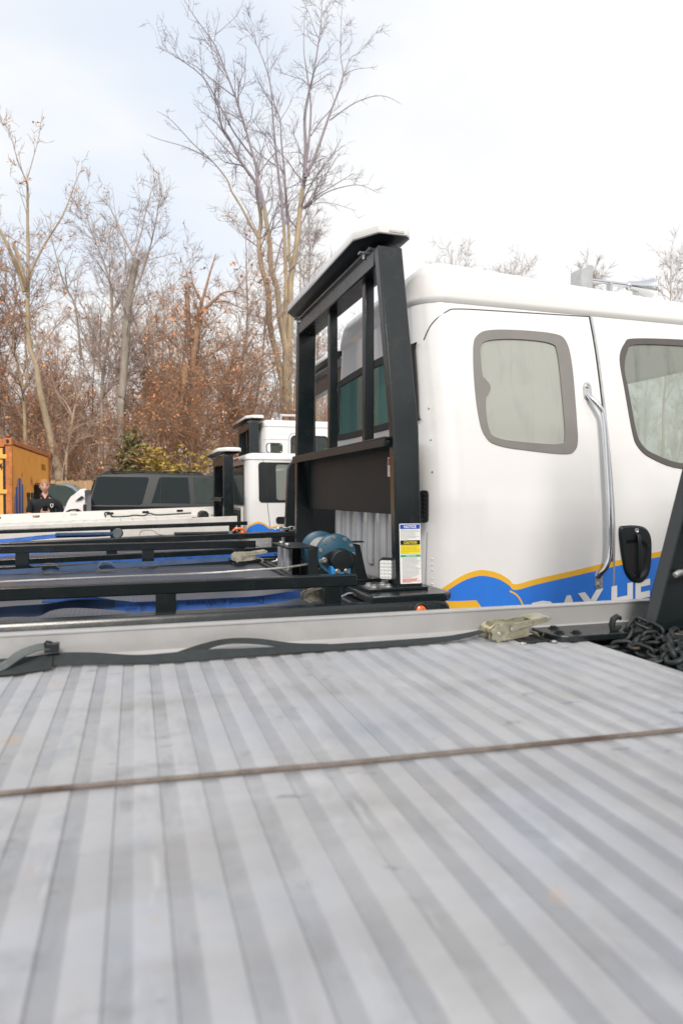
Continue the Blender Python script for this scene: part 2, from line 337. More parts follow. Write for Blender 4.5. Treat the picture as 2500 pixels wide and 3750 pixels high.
def at(px, py, v):
    """World point at depth v (metres out from the eye, across the trucks) in the direction of a place measured in the photograph."""
    dx = (px - 1250) / 2500; dy = -(py - 1875) / 2500; cp, sp = math.cos(R_(PITCH)), math.sin(R_(PITCH))
    f = cp + dy * sp; up = -sp + dy * cp; X = dx * math.cos(R_(YAW)) + f * math.sin(R_(YAW)); Y = -dx * math.sin(R_(YAW)) + f * math.cos(R_(YAW))
    return Vector((X * v / Y, v, EYE + up * v / Y))
# ------------------------------------------------------------------ ground
OFF = Vector((0, 0, 0))
def sheet(name, mat, x0, x1, y0, y1, z, nx, ny, amp=0.):
    pts = [[(x0 + (x1 - x0) * i / nx, y0 + (y1 - y0) * j / ny, z + (amp * math.sin(i * 1.7 + j * 2.3) * math.sin(j * .9) if 0 < j else 0)) for i in range(nx + 1)] for j in range(ny + 1)]
    o = MB().grid(pts).build(name, mat); o['kind'] = 'structure'; return o
sheet('ground', 'asphalt', -600, 600, -300, 900, 0, 2, 2)
sheet('forest_floor', 'leaf_litter', -90, 130, 25.4, 140, .03, 60, 30, .06)

# ------------------------------------------------------------------ truck building blocks
def wheels(root, us, v0, v1, r=.48):
    for u in us:
        for v, s in ((v0, 1), (v1, -1)):
            t = MB().lathe([(0, r * .6), (.01, r * .92), (.04, r), (.24, r), (.27, r * .92), (.28, r * .6)], (u, v, r), (0, s, 0), 28).build('wheel', 'rubber', root)
            MB().lathe([(.03, r * .62), (.03, r * .5), (.10, r * .42), (.10, .12), (.04, .10), (.04, .001)], (u, v, r), (0, s, 0), 24).build('rim', 'steel', t)
def chassis(root, u0, u1, vc, z=.8):
    m = MB()
    for s in (-1, 1): m.box(u0, u1, vc + s * .43 - .04, vc + s * .43 + .04, z - .22, z)
    for i in range(6):
        u = u0 + .3 + (u1 - u0 - .6) * i / 5; m.box(u - .05, u + .05, vc - .387, vc + .387, z - .16, z - .04)
    m.build('chassis', 'black_paint', root)
def cab(root, u0, u1, v0, v1, zb, zt, ztop, lean, r, step, wins, zlean=1.5, rake=.35, mat='cab_white', cap='roof_white', inset=.0, trim=True, capz=.02, crown=.18, seats=True, emboss=None):
    """A truck cab shell with real window openings. wins: (side, outer loop, inner loop, glass, frame)."""
    def vn(z): return v0 + lean * max(0, (z - zlean) / (zt - zlean)) ** 1.3
    def uf(z): return u1 - rake * max(0, z - zlean)
    def S(side, a, z, off=0.):
        n_, f_ = vn(z), v0 + v1 - vn(z)
        if side in ('near', 'far'):
            d = 0; ur = u0 + r
            if a < ur: d = r - math.sqrt(max(0, r * r - (ur - a) ** 2))
            sl = (vn(z + .01) - vn(z - .01)) / .02
            n = Vector((0 if a >= ur else -(ur - a) / r, -1 if a >= ur else -math.sqrt(max(0, 1 - ((ur - a) / r) ** 2)), sl)).normalized()
            p = Vector((a, n_ + d, z)) + n * off
            if emboss: p.y -= emboss(a, z)
            return p if side == 'near' else Vector((p.x, v0 + v1 - p.y, p.z))
        if side == 'rear': return Vector((u0 - off, a, z))
        return Vector((uf(z) + off, a, z))
    def ring(z, ins=0., add=0.):
        n_, f_ = vn(z) + ins, v0 + v1 - vn(z) - ins; a0, a1 = u0 + ins, uf(z) - ins; rr = max(r - ins, .03); P = []; T = []
        nn = max(4, int((u1 - u0 - 2 * r) / step)); nc = 7; nf = max(4, int((v1 - v0 - 2 * r) / step))
        for i in range(nn): P.append((a0 + rr + (a1 - a0 - 2 * rr) * i / nn, n_)); T.append('near')
        for i in range(nc): t = i / nc * math.pi / 2; P.append((a1 - rr + rr * math.sin(t), n_ + rr - rr * math.cos(t))); T.append('c')
        for i in range(nf): P.append((a1, n_ + rr + (f_ - n_ - 2 * rr) * i / nf)); T.append('front')
        for i in range(nc): t = i / nc * math.pi / 2; P.append((a1 - rr + rr * math.cos(t), f_ - rr + rr * math.sin(t))); T.append('c')
        for i in range(nn): P.append((a1 - rr - (a1 - a0 - 2 * rr) * i / nn, f_)); T.append('far')
        for i in range(nc): t = i / nc * math.pi / 2; P.append((a0 + rr - rr * math.sin(t), f_ - rr + rr * math.cos(t))); T.append('c')
        for i in range(nf): P.append((a0, f_ - rr - (f_ - n_ - 2 * rr) * i / nf)); T.append('rear')
        for i in range(nc): t = i / nc * math.pi / 2; P.append((a0 + rr - rr * math.cos(t), n_ + rr - rr * math.sin(t))); T.append('c')
        return [(a, b, z + add) for a, b in P], T
    nz = int((zt - zb) / step); rings = []; T = None
    for i in range(nz + 1): q, T = ring(zb + (zt - zb) * i / nz); rings.append(q)
    mids = {}
    for side, o_, i_, *_ in wins:
        cx = sum(a for a, _ in i_) / len(i_); cz = sum(b for _, b in i_) / len(i_)
        mids.setdefault(side, []).append([(a + (a - cx) * .035, b + (b - cz) * .05) for a, b in i_])
    mb = MB(); n = len(T); vs = [p for q in rings for p in q]; fs = []
    for i in range(nz):
        for j in range(n):
            k = (j + 1) % n; z = (rings[i][j][2] + rings[i + 1][j][2]) / 2; s_ = T[j]
            if s_ in mids:
                a = (rings[i][j][1 if s_ in ('rear', 'front') else 0] + rings[i][k][1 if s_ in ('rear', 'front') else 0]) / 2
                if any(inside((a, z), q) for q in mids[s_]): continue
            fs.append((i * n + j, i * n + k, (i + 1) * n + k, (i + 1) * n + j))
    if emboss: vs = [(x, y - emboss(x, z) if y < (v0 + v1) / 2 else y, z) for x, y, z in vs]
    mb.add(vs, fs); body = mb.build('cab_body', mat, root, ang=50)
    # roof cap: a small shadow gap, then a rounded shell
    mb = MB(); q = []
    H = ztop - zt
    prof = [(-capz - .02, .03), (.0, .004), (capz, -.012), (capz + .018, -.014), (H * .38, .0), (H * .55, .012), (H * .72, crown * .22), (H * .84, crown * .45), (H * .93, crown * .75), (H * .98, crown * 1.15), (H, crown * 1.8), (H + .012, crown * 2.6)]
    mb.loft([ring(zt, ins, dz)[0] for dz, ins in prof], cap=True); roof = mb.build('roof', cap, root, ang=50)
    # floor, so that the shell is closed
    MB().loft([ring(zb + .004, .012)[0], ring(zb + .05, .012)[0]]).build('cab_floor', 'black_paint', body)
    if trim:
        m = MB(); rr_ = []
        for i in range(13): rr_.append(ring(zb + .06 + (zt - zb - .08) * i / 12, .055)[0])
        # inner lining with the same openings, cut generously
        n2 = len(rr_[0]); vs = [p for q_ in rr_ for p in q_]; fs = []
        for i in range(12):
            for j in range(n2):
                k = (j + 1) % n2; z = (rr_[i][j][2] + rr_[i + 1][j][2]) / 2; s_ = T[j]
                if s_ in mids:
                    a = (rr_[i][j][1 if s_ in ('rear', 'front') else 0] + rr_[i][k][1 if s_ in ('rear', 'front') else 0]) / 2
                    hit = False
                    for q_ in mids[s_]:
                        cx = sum(x for x, _ in q_) / len(q_); cz = sum(x for _, x in q_) / len(q_)
                        if inside((a, z), [(cx + (x - cx) * 1.12, cz + (y - cz) * 1.2) for x, y in q_]): hit = True
                    if hit: continue
                fs.append((i * n2 + j, i * n2 + k, (i + 1) * n2 + k, (i + 1) * n2 + j))
        m.add(vs, fs); m.build('cab_lining', 'cab_trim', body, ang=50)
        MB().loft([ring(zt - .02, .06)[0], ring(zt - .016, .06)[0]]).build('headliner', 'cab_trim', body)
    for side, o_, i_, glass, frame in wins:
        wn = MB(); tri = tessellate_polygon([[Vector((a, b, 0)) for a, b in i_]]); g = -.004
        ii = [(a, b) for a, b in i_]
        wn.add([S(side, a, b, g) for a, b in ii], [tuple(t) for t in tri])
        W = wn.build('window', glass, root, ang=60)
        fr = MB(); tri = tessellate_polygon([[Vector((a, b, 0)) for a, b in o_], [Vector((a, b, 0)) for a, b in i_]]); no, ni = len(o_), len(i_); al = list(o_) + list(i_)
        fr.add([S(side, a, b, .005) for a, b in al] + [S(side, a, b, -.006) for a, b in al], [tuple(t) for t in tri] + [(i, (i + 1) % no, no + ni + (i + 1) % no, no + ni + i) for i in range(no)] + [(no + i, no + (i + 1) % ni, 2 * no + ni + (i + 1) % ni, 2 * no + ni + i) for i in range(ni)])
        fr.build('window_frame', frame, W, ang=60)
    if seats:
        for sv in (v0 + .30, v1 - .86):
            us = u1 - 1.15
            st = MB(); st.box(us, us + .52, sv, sv + .54, zb + .35, zb + .62); so = st.build('seat', 'seat_grey', body, .05)
            b_ = MB(); b_.loft([[(us - .12 - .14 * t, sv + .02, zb + .55 + .78 * t), (us + .04 - .12 * t, sv + .02, zb + .55 + .78 * t), (us + .04 - .12 * t, sv + .52, zb + .55 + .78 * t), (us - .12 - .14 * t, sv + .52, zb + .55 + .78 * t)] for t in (0, .5, 1)])
            b_.box(us - .24, us - .12, sv + .12, sv + .42, zb + 1.36, zb + 1.56); b_.build('backrest', 'seat_grey', so, .04)
    return S, body, roof
def rrect(a0, a1, b0, b1, r, k=5):
    P = []
    for cx, cy, t0 in ((a1 - r, b1 - r, 0), (a0 + r, b1 - r, 90), (a0 + r, b0 + r, 180), (a1 - r, b0 + r, 270)):
        for i in range(k + 1): t = R_(t0 + 90 * i / k); P.append((cx + r * math.cos(t), cy + r * math.sin(t)))
    return P
def seam_line(S, pts, name, parent, wd=.008, mat='seam_gap', side='near', off=.0025):
    p = smooth_loop(pts, 6, False); m = MB(); rows = []
    for i in range(len(p)):
        d = (p[min(i + 1, len(p) - 1)] - p[max(i - 1, 0)]).normalized(); nx, nz = -d.y, d.x
        rows.append([S(side, p[i].x - nx * wd / 2, p[i].y - nz * wd / 2, off), S(side, p[i].x + nx * wd / 2, p[i].y + nz * wd / 2, off)])
    return m.grid(rows).build(name, mat, parent)
def wave(S, top, th, zlow, root, u_end=None):
    """The company stripe: a yellow wave line above a blue field, laid on the cab side."""
    p = smooth_loop([(a, b) for a, b in top], 6, False)
    MB().grid([[S('near', q.x, q.y - th, .0030), S('near', q.x, q.y, .0030)] for q in p]).build('yellow_wave', 'yellow_vinyl', root)
    MB().grid([[S('near', q.x, zlow + (q.y - th - zlow) * j / 12, .0028) for j in range(13)] for q in p if q.y - th > zlow]).build('blue_field', 'blue_vinyl', root)
def tube_rail(root, u0, u1, v, z0, z1, posts, zfoot, w=.06, tilt=0., pw=.09, mat='black_paint'):
    """A long square tube on short posts along a bed edge."""
    def T(u, z): return z + tilt * u
    m = MB(); m.loft([[(u, v - w / 2, T(u, z0)), (u, v + w / 2, T(u, z0)), (u, v + w / 2, T(u, z1)), (u, v - w / 2, T(u, z1))] for u in (u0, u1)])
    ro = m.build('side_rail', mat, root, .006)
    for p in posts:
        m = MB(); m.loft([[(p - pw / 2, v - w / 2 + .004, z), (p + pw / 2, v - w / 2 + .004, z), (p + pw / 2, v + w / 2 - .004, z), (p - pw / 2, v + w / 2 - .004, z)] for z in (T(p, zfoot), T(p, z0) + .003)])
        m.loft([[(p - pw / 2 - .02 + .012 * t, v - w / 2 - .012 + .012 * t, T(p, zfoot) + .016 * t), (p + pw / 2 + .02 - .012 * t, v - w / 2 - .012 + .012 * t, T(p, zfoot) + .016 * t), (p + pw / 2 + .02 - .012 * t, v + w / 2 + .012 - .012 * t, T(p, zfoot) + .016 * t), (p - pw / 2 - .02 + .012 * t, v + w / 2 + .012 - .012 * t, T(p, zfoot) + .016 * t)] for t in (0, 1)])
        m.build('rail_post', mat, ro, .003)
    return ro
def light_bar(root, u0, u1, v0, v1, z0, z1, ch=.10, name='light_bar', ends=.03):
    """A flat emergency light bar across the top of a headboard: dark tray, white lens, two clips."""
    def plan(e, s=0.): return [(u0 + e + ch, v0 + e), (u1 - e - ends, v0 + e), (u1 - e, v0 + e + ends), (u1 - e, v1 - e - ends), (u1 - e - ends, v1 - e), (u0 + e + ch, v1 - e), (u0 + e, v1 - e - ch * 1.6), (u0 + e, v0 + e + ch * 1.6)]
    h = z1 - z0
    b = MB().loft([[(a, c, z0 + h * t) for a, c in plan(e)] for t, e in ((0, .06), (.10, .030), (.26, .010), (.30, .0))]).build(name, 'black_satin', root, .003)
    L = MB(); L.loft([[(a, c, z0 + h * t) for a, c in plan(e)] for t, e in ((.31, .003), (.40, .0), (.82, .003), (.94, .014), (1, .045))]).build('lens', 'lens_white', b, .008)
    m = MB()
    for i in range(5):
        uu = u0 + .09 + (u1 - u0 - .18) * i / 5; m.box(uu, uu + (u1 - u0) * .07, v0 + .14, v1 - .14, z0 - .012, z0 + .004)
    m.build('tray_rib', 'steel', b, .002)
    for vv in (v0 + .20, v1 - .17):
        m = MB(); m.box(u0 + .05, u1 - .06, vv - .02, vv + .02, z0 - .022, z0 - .012); m.box((u0 + u1) / 2 - .03, (u0 + u1) / 2 + .05, vv - .015, vv + .015, z0 - .055, z0 - .020); bolt(m, (u0 + .08, vv, z0 - .022), (0, 0, -1), .008, .03)
        m.build('clip', 'steel', b, .001)
    return b
def headboard(root, u0, u1, near, far, zs, pt, bar_h, mulls, shelf_z, panel, mat='black_paint', panel_mat='worn_panel', base_z=1.05, plates=True):
    """near / far: outer v of the post at each height in zs. panel: (u, z0, z1)."""
    hb = None
    for side, arr in (('near', near), ('far', far)):
        s = 1 if side == 'near' else -1; m = MB()
        m.loft([[(u0, a, z), (u1, a, z), (u1, a + s * pt, z), (u0, a + s * pt, z)] for z, a in zip(zs, arr)])
        o = m.build('post', mat, root if hb is None else hb, .008)
        if hb is None: hb = o; o.name = 'headboard'
    n_, f_ = near[-1] + pt - .003, far[-1] - pt + .003
    MB().box(u0 + .001, u1 - .001, n_, f_, zs[-1] - bar_h, zs[-1] - .002).build('top_bar', mat, hb, .008)
    for a in mulls: MB().box(u0 + .035, u0 + .095, a, a + .055, shelf_z - .02, zs[-1] - bar_h + .004).build('mullion', mat, hb, .006)
    if shelf_z:
        m = MB(); m.box(u0 - .035, u0 + .05, near[1] + .05, far[1] - .05, shelf_z - .012, shelf_z); m.box(u0 - .035, u0 - .02, near[1] + .05, far[1] - .05, shelf_z - .055, shelf_z - .011); m.build('shelf', 'black_satin', hb, .003)
    if panel: MB().box(panel[0], panel[0] + .012, near[0] + .055, far[0] - .055, panel[1], panel[2]).build('panel', panel_mat, hb, .002)
    if plates:
        for a, s in ((near[0], 1), (far[0], -1)):
            m = MB(); m.box(u0 - .17, u1 + .02, min(a - s * .03, a + s * .13), max(a - s * .03, a + s * .13), base_z, base_z + .016); p = m.build('base_plate', mat, hb, .003)
            for uu, vv in ((u0 - .12, a + s * .02), (u0 - .04, a + s * .02), (u0 - .12, a + s * .10), (u0 - .04, a + s * .10)):
                m = MB(); bolt(m, (uu, vv, base_z + .016), (0, 0, 1), .014, .014); m.build('bolt', 'bolt_zinc', p)
    return hb
# ------------------------------------------------------------------ shared small gear
def ratchet(parent, o, ang=0., s=1., mat='zinc', lift=18., yaw=0.):
    """Ratchet buckle: side plates, spindle with two toothed wheels, and a raised handle. o = middle of the spindle, local x runs along the strap."""
    Rm = Matrix.Rotation(R_(yaw), 4, 'Z') @ Matrix.Rotation(R_(-ang), 4, 'Y'); o = Vector(o)
    def P(x, y, z): return o + Rm @ Vector((x * s, y * s, z * s))
    fr = MB(); plate = [(-.035, -.018), (-.03, .02), (-.008, .034), (.03, .030), (.09, .022), (.125, .012), (.125, -.018), (.08, -.024), (.0, -.032)]
    for y in (-.034, .030): fr.prism(plate, lambda a, b, t, y=y: P(a, y + t, b), 0, .004)
    fr.prism([(.10, -.006), (.125, -.006), (.125, -.010), (.10, -.010)], lambda a, b, t: P(a, t, b), -.030, .030)
    f = fr.build('ratchet_frame', mat, parent, .001)
    sp = MB(); sp.lathe([(-.044, .012), (-.04, .014), (.04, .014), (.044, .012)], P(0, 0, 0), Rm @ Vector((0, 1, 0)), 14); sp.build('spindle', mat, f)
    for y in (-.046, .040):
        g = []
        for i in range(28): r = .033 if i % 4 < 2 else .027; t = 2 * math.pi * i / 28; g.append((r * math.cos(t), r * math.sin(t)))
        MB().prism(g, lambda a, b, t, y=y: P(a, y + t, b), 0, .005).build('ratchet_wheel', mat, f)
    la = R_(lift); hd = MB(); ca, sa = math.cos(la), math.sin(la)
    def Hp(x, y, z): return P(x * ca - z * sa, y, x * sa + z * ca)
    hp = [(-.02, -.016), (-.012, .026), (.03, .030), (.08, .018), (.20, .010), (.21, .0), (.20, -.010), (.08, -.006), (.03, -.020)]
    for y in (-.041, .036): hd.prism(hp, lambda a, b, t, y=y: Hp(a, y + t, b), 0, .004)
    hd.prism([(.15, .008), (.205, .006), (.205, .001), (.15, .003)], lambda a, b, t: Hp(a, t, b), -.037, .037)
    h = hd.build('ratchet_handle', mat, parent, .001)
    MB().lathe([(-.042, .007), (.042, .007)], Hp(.205, 0, 0), Rm @ Vector((0, 1, 0)), 10).build('handle_grip', 'steel', h)
    MB().prism([(.03, .004), (.07, .002), (.075, -.006), (.03, -.004)], lambda a, b, t: Hp(a, t, b), -.030, .030).build('pawl', 'steel', h, .001)
    m = MB()
    for x, z in ((.05, .004), (.0, .0)): m.lathe([(0, .006), (.004, .006), (.005, .003)], Hp(x, -.046, z), Rm @ Vector((0, -1, 0)), 10)
    m.build('rivet', 'steel', h)
    # hook end
    MB().tube([P(.12, 0, -.004), P(.15, 0, -.008), P(.175, .0, -.018), P(.185, 0, -.030), P(.172, 0, -.038)], .0055 * s, 8).build('strap_hook', mat, parent)
    return f
def stadium(L, W, r, n=7, m=6):
    pts = []
    for i in range(n + 1): t = -math.pi / 2 + math.pi * i / n; pts.append((L / 2 - W / 2 + W / 2 * math.cos(t), W / 2 * math.sin(t), 0))
    for i in range(n + 1): t = math.pi / 2 + math.pi * i / n; pts.append((-L / 2 + W / 2 + W / 2 * math.cos(t), W / 2 * math.sin(t), 0))
    return MB().tube(pts, r, m, closed=True)
def chain(path, label, link_mesh, pitch, mat='chain_steel', group=None, k=6, twist=0.):
    p = smooth_loop(path, 24, False); root = thing('tow_chain', label, 'chain', (p[0].x, p[0].y, p[0].z - .01), 0, group)
    d = 0; i = 1; pos = p[0].copy(); n = 0; acc = pitch
    for i in range(1, len(p)):
        acc += (p[i] - p[i - 1]).length
        if acc >= pitch:
            acc = 0; t = (p[min(i + 1, len(p) - 1)] - p[i - 1]).normalized()
            q = t.to_track_quat('X', 'Z') @ Matrix.Rotation(R_(90 * (n % 2) + random.uniform(-28, 28) + twist), 3, 'X').to_quaternion()
            o = bpy.data.objects.new('link', link_mesh); COL.objects.link(o); o.parent = root; o.location = p[i] - OFF; o.rotation_euler = q.to_euler(); n += 1
    return root
def rope(path, r, name, mat, label, cat, base, strands=6, lay=.07, n=5, rot=0., step=.012):
    """Wire rope of twisted strands along a polyline."""
    p = [Vector(q) for q in path]; pts = []
    for a, b in zip(p, p[1:]):
        m = max(2, int((b - a).length / step)); pts += [a.lerp(b, i / m) for i in range(m)]
    pts.append(p[-1]); mb = MB(); s = 0; S_ = [0]
    for a, b in zip(pts, pts[1:]): s += (b - a).length; S_.append(s)
    for k in range(strands):
        q = []
        for i, c in enumerate(pts):
            d = (pts[min(i + 1, len(pts) - 1)] - pts[max(i - 1, 0)]).normalized(); y = d.cross(Vector((0, 0, 1))).normalized(); z = y.cross(d); t = 2 * math.pi * (S_[i] / lay + k / strands)
            q.append(c + (y * math.cos(t) + z * math.sin(t)) * r * .62)
        mb.tube(q, r * .42, n)
    return solo(mb, name, mat, label, cat, base, rot, ang=80)

# ------------------------------------------------------------------ truck one: the aluminium bed the camera stands at
T1 = thing('flatbed_tow_truck', 'ribbed bare aluminium flatbed filling the foreground, black headboard at its right', 'tow truck', (-.5, 1.0, 0), 0)
PW = .075
def plank_mesh(v0, v1):
    pr = [(0, 1.0), (0, 1.0266), (.0040, 1.0274), (.0075, 1.0266), (.012, 1.0274), (.0155, 1.0266), (.020, 1.0274), (.0235, 1.0266), (.0262, 1.0272), (.0292, 1.0294), (.032, 1.0300), (.0690, 1.0300), (.0722, 1.0292), (.07495, 1.0266), (.07495, 1.0)]
    n = len(pr); m = MB(); m.v = [(a, v, z) for v in (v0, v1) for a, z in pr]; m.f = [(i, (i + 1) % n, n + (i + 1) % n, n + i) for i in range(n)] + [tuple(range(n)), tuple(range(n, 2 * n))]
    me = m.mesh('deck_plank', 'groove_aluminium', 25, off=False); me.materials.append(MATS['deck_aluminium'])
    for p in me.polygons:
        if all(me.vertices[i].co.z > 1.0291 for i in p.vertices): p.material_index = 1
    return me
pm = plank_mesh(-.22, 2.235)
for i in range(76):
    o = bpy.data.objects.new('deck_plank', pm); COL.objects.link(o); o.parent = T1; o.location = Vector((1.54 - PW * (i + 1), 0, random.uniform(-.0006, .0006))) - OFF
m = MB(); m.loft([[(u, 2.262, .90), (u, 2.262, 1.118), (u, 2.258, 1.121), (u, 2.258, 1.126), (u, 2.262, 1.128), (u, 2.296, 1.128), (u, 2.299, 1.125), (u, 2.299, .90)] for u in (-4.2, 2.6)])
sr = m.build('side_rail', 'rail_aluminium', T1, 0, 25)
MB().loft([[(u, 2.236, 1.0), (u, 2.236, 1.041), (u, 2.240, 1.044), (u, 2.250, 1.044), (u, 2.2615, 1.052), (u, 2.2615, 1.0)] for u in (-4.2, 2.6)]).build('rail_foot', 'rail_aluminium', sr, 0, 25)
MB().box(-4.2, 2.6, -.28, -.222, .9, 1.06).build('side_rail', 'rail_aluminium', T1, .004)
m = MB(); m.box(1.545, 2.6, -.22, 2.235, .985, 1.0); m.build('chain_tray', 'black_paint', T1)
MB().prism([(1.415, 2.105), (1.43, 2.07), (1.47, 2.055), (2.6, 2.055), (2.6, 2.232), (1.415, 2.232)], lambda a, b, t: (a, b, t), 1.0305, 1.052).build('base_plate', 'black_paint', T1, .003)
for uu, vv in ((1.46, 2.12), (1.52, 2.105), (1.49, 2.2)):
    m = MB(); bolt(m, (uu, vv, 1.052), (0, 0, 1), .013, .009); m.build('bolt', 'black_satin', T1)
def rim(loop, w, z0, z1, name, mat, parent, bev=.001):
    c = Vector((sum(a for a, _ in loop) / len(loop), sum(b for _, b in loop) / len(loop)))
    inn = [((a - c.x) * w + c.x, (b - c.y) * w + c.y) for a, b in loop]; n = len(loop); vs = []; fs = []
    for lp, z in ((loop, z0), (loop, z1), (inn, z1), (inn, z0)): vs += [(a, b, z) for a, b in lp]
    for k in range(3): fs += [(k * n + i, k * n + (i + 1) % n, (k + 1) * n + (i + 1) % n, (k + 1) * n + i) for i in range(n)]
    return MB().add(vs, fs).build(name, mat, parent, bev)
sl = rim(rrect(1.295, 1.405, 2.085, 2.205, .012, 3), .74, 1.0295, 1.035, 'tie_down_slot', 'black_satin', T1)
MB().box(1.31, 1.39, 2.10, 2.19, 1.0302, 1.0308).build('slot_floor', 'rubber', sl)
for uu, vv in ((1.288, 2.08), (1.412, 2.08), (1.288, 2.215), (1.40, 2.213)):
    m = MB(); m.lathe([(0, .012), (.003, .0115), (.006, .008), (.007, .001)], (uu, vv, 1.0305), (0, 0, 1), 14); m.build('bolt', 'bolt_zinc', sl)
hb = MB(); hb.prism([(1.80, 1.052), (2.40, 1.052), (2.40, 2.85), (2.27, 2.85), (2.06, 1.94)], lambda a, b, t: (a, t, b), 2.034, 2.10)
hb = hb.build('headboard', 'black_paint', T1, .006)
MB().prism([(1.80, 1.052), (2.40, 1.052), (2.40, 2.85), (2.27, 2.85), (2.06, 1.94)], lambda a, b, t: (a, t, b), -.09, -.03).build('post', 'black_paint', hb, .006)
MB().box(2.28, 2.39, -.03, 2.034, 2.74, 2.84).build('top_bar', 'black_paint', hb, .006)
MB().box(2.33, 2.345, -.03, 2.034, 1.40, 1.85).build('panel', 'worn_panel', hb)
lv = MB(); lv.tube([(1.842, 1.985, 1.262), (1.858, 1.985, 1.270), (1.90, 1.992, 1.272), (1.96, 2.02, 1.268), (1.975, 2.045, 1.266)], [.010, .012, .011, .010, .010], 10); lv.build('lever', 'steel', hb)
chassis(T1, -3.8, 4.6, 1.0); wheels(T1, (-1.9, -.85, 4.0), -.15, 2.15)
cab(T1, 2.75, 5.0, .06, 1.94, .72, 2.6, 2.82, .16, .16, .06, [('near', rrect(3.9, 4.6, 1.8, 2.45, .1), rrect(3.94, 4.56, 1.84, 2.41, .08), 'tinted_glass', 'window_frit'), ('far', rrect(3.9, 4.6, 1.8, 2.45, .1), rrect(3.94, 4.56, 1.84, 2.41, .08), 'tinted_glass', 'window_frit'), ('front', rrect(.25, 1.75, 1.75, 2.45, .1), rrect(.3, 1.7, 1.8, 2.4, .08), 'tinted_glass', 'window_frit')])
# gear lying on it
V = Vector
st = thing('ratchet_strap', 'black webbing strap lying along the aluminium side rail, pale yellow ratchet', 'strap', (.3, 2.18, 1.03))
ribbon([(V((-1.6, 2.19, 1.040)), V((0, .022, .008))), (V((-.9, 2.20, 1.045)), V((0, .021, .010))), (V((-.55, 2.215, 1.048)), V((0, .018, .014))), (V((-.33, 2.21, 1.05)), V((.004, .018, .016))), (V((-.22, 2.205, 1.055)), V((0, .012, .021))), (V((-.12, 2.195, 1.052)), V((0, .014, .019))), (V((0, 2.175, 1.045)), V((0, .020, .012))), (V((.10, 2.165, 1.046)), V((0, .019, .014))), (V((.22, 2.165, 1.048)), V((0, .018, .016))), (V((.33, 2.172, 1.045)), V((0, .020, .012))), (V((.55, 2.178, 1.042)), V((0, .022, .008))), (V((.8, 2.18, 1.040)), V((0, .023, .007))), (V((1.05, 2.182, 1.044)), V((0, .023, .005))), (V((1.185, 2.182, 1.062)), V((0, .023, 0)))], w=.8).build('webbing', 'black_webbing', st)
ribbon([(V((.12, 2.19, 1.042)), V((0, .014, .016))), (V((.20, 2.205, 1.062)), V((0, .006, .016))), (V((.28, 2.212, 1.076)), V((0, .004, .012))), (V((.38, 2.21, 1.070)), V((0, .008, .012))), (V((.50, 2.2, 1.050)), V((0, .018, .008))), (V((.62, 2.195, 1.042)), V((0, .02, .006)))], w=.7).build('webbing_fold', 'black_webbing', st)
ribbon([(V((-.42, 2.17, 1.04)), V((0, .02, .01))), (V((-.37, 2.175, 1.052)), V((-.004, .02, .01))), (V((-.33, 2.19, 1.078)), V((-.012, .016, .008))), (V((-.285, 2.20, 1.094)), V((-.010, .016, .008))), (V((-.245, 2.205, 1.096)), V((.0, .016, .010)))], w=.8).build('webbing_loop', 'grey_webbing', st)
ribbon([(V((-.40, 2.16, 1.036)), V((0, .022, .002))), (V((-.355, 2.15, 1.040)), V((0, .022, .004))), (V((-.30, 2.165, 1.045)), V((.0, .020, .010))), (V((-.24, 2.19, 1.05)), V((0, .016, .016)))]).build('webbing_tail', 'black_webbing', st)
m = MB(); m.box(-.262, -.222, 2.192, 2.222, 1.078, 1.104); m.tube([(-.262, 2.19, 1.104), (-.255, 2.19, 1.114), (-.24, 2.195, 1.108)], .004, 6); m.build('buckle', 'black_satin', st, .004)
ratchet(st, (1.222, 2.172, 1.062), 0, 1.0, 'zinc', 12, -1.5)
rope([(-3.2, 1.50, 1.0355), (-.227, 1.284, 1.0355), (.373, 1.240, 1.0355), (1.148, 1.205, 1.0355), (1.62, 1.186, 1.034), (1.95, 1.175, 1.006), (2.28, 1.165, 1.006)], .0052, 'winch_cable', 'rust_cable', 'brown weathered wire rope stretched across the aluminium deck', 'cable', (0, 1.27, 1.03), lay=.055, step=.009)
link = stadium(.066, .038, .0068).mesh('link', 'chain_steel', 80, off=False); big = stadium(.084, .050, .0095).mesh('link', 'chain_steel', 80, off=False)
rc = random.Random(3)
def pile(n, x0, x1, y0, y1, z0, z1): return [(rc.uniform(x0, x1), rc.uniform(y0, y1), rc.uniform(z0, z1)) for _ in range(n)]
chain([(1.57, 2.0, 1.018), (1.63, 1.95, 1.03), (1.70, 1.98, 1.028), (1.76, 1.90, 1.035), (1.66, 1.86, 1.02), (1.62, 1.92, 1.036), (1.74, 1.99, 1.045), (1.86, 1.93, 1.04), (1.98, 1.98, 1.03)], 'dark steel chain heaped against the base plate, at the pile corner', link, .044)
chain([(1.60, 1.80, 1.016), (1.70, 1.78, 1.03), (1.80, 1.84, 1.04), (1.72, 1.70, 1.03), (1.60, 1.68, 1.018), (1.66, 1.58, 1.02), (1.78, 1.62, 1.035), (1.90, 1.72, 1.03), (1.84, 1.80, 1.055), (1.74, 1.88, 1.045), (1.9, 1.9, 1.04)], 'dark chain looped along the deck end, nearest the camera', link, .044)
chain([(1.62, 1.74, 1.035), (1.70, 1.84, 1.045), (1.80, 1.94, 1.05), (1.90, 1.98, 1.05), (2.0, 1.9, 1.04), (2.1, 1.8, 1.03), (2.0, 1.7, 1.02), (1.88, 1.6, 1.02)], 'heavy chain with thick rusty links on top of the chain pile', big, .056)
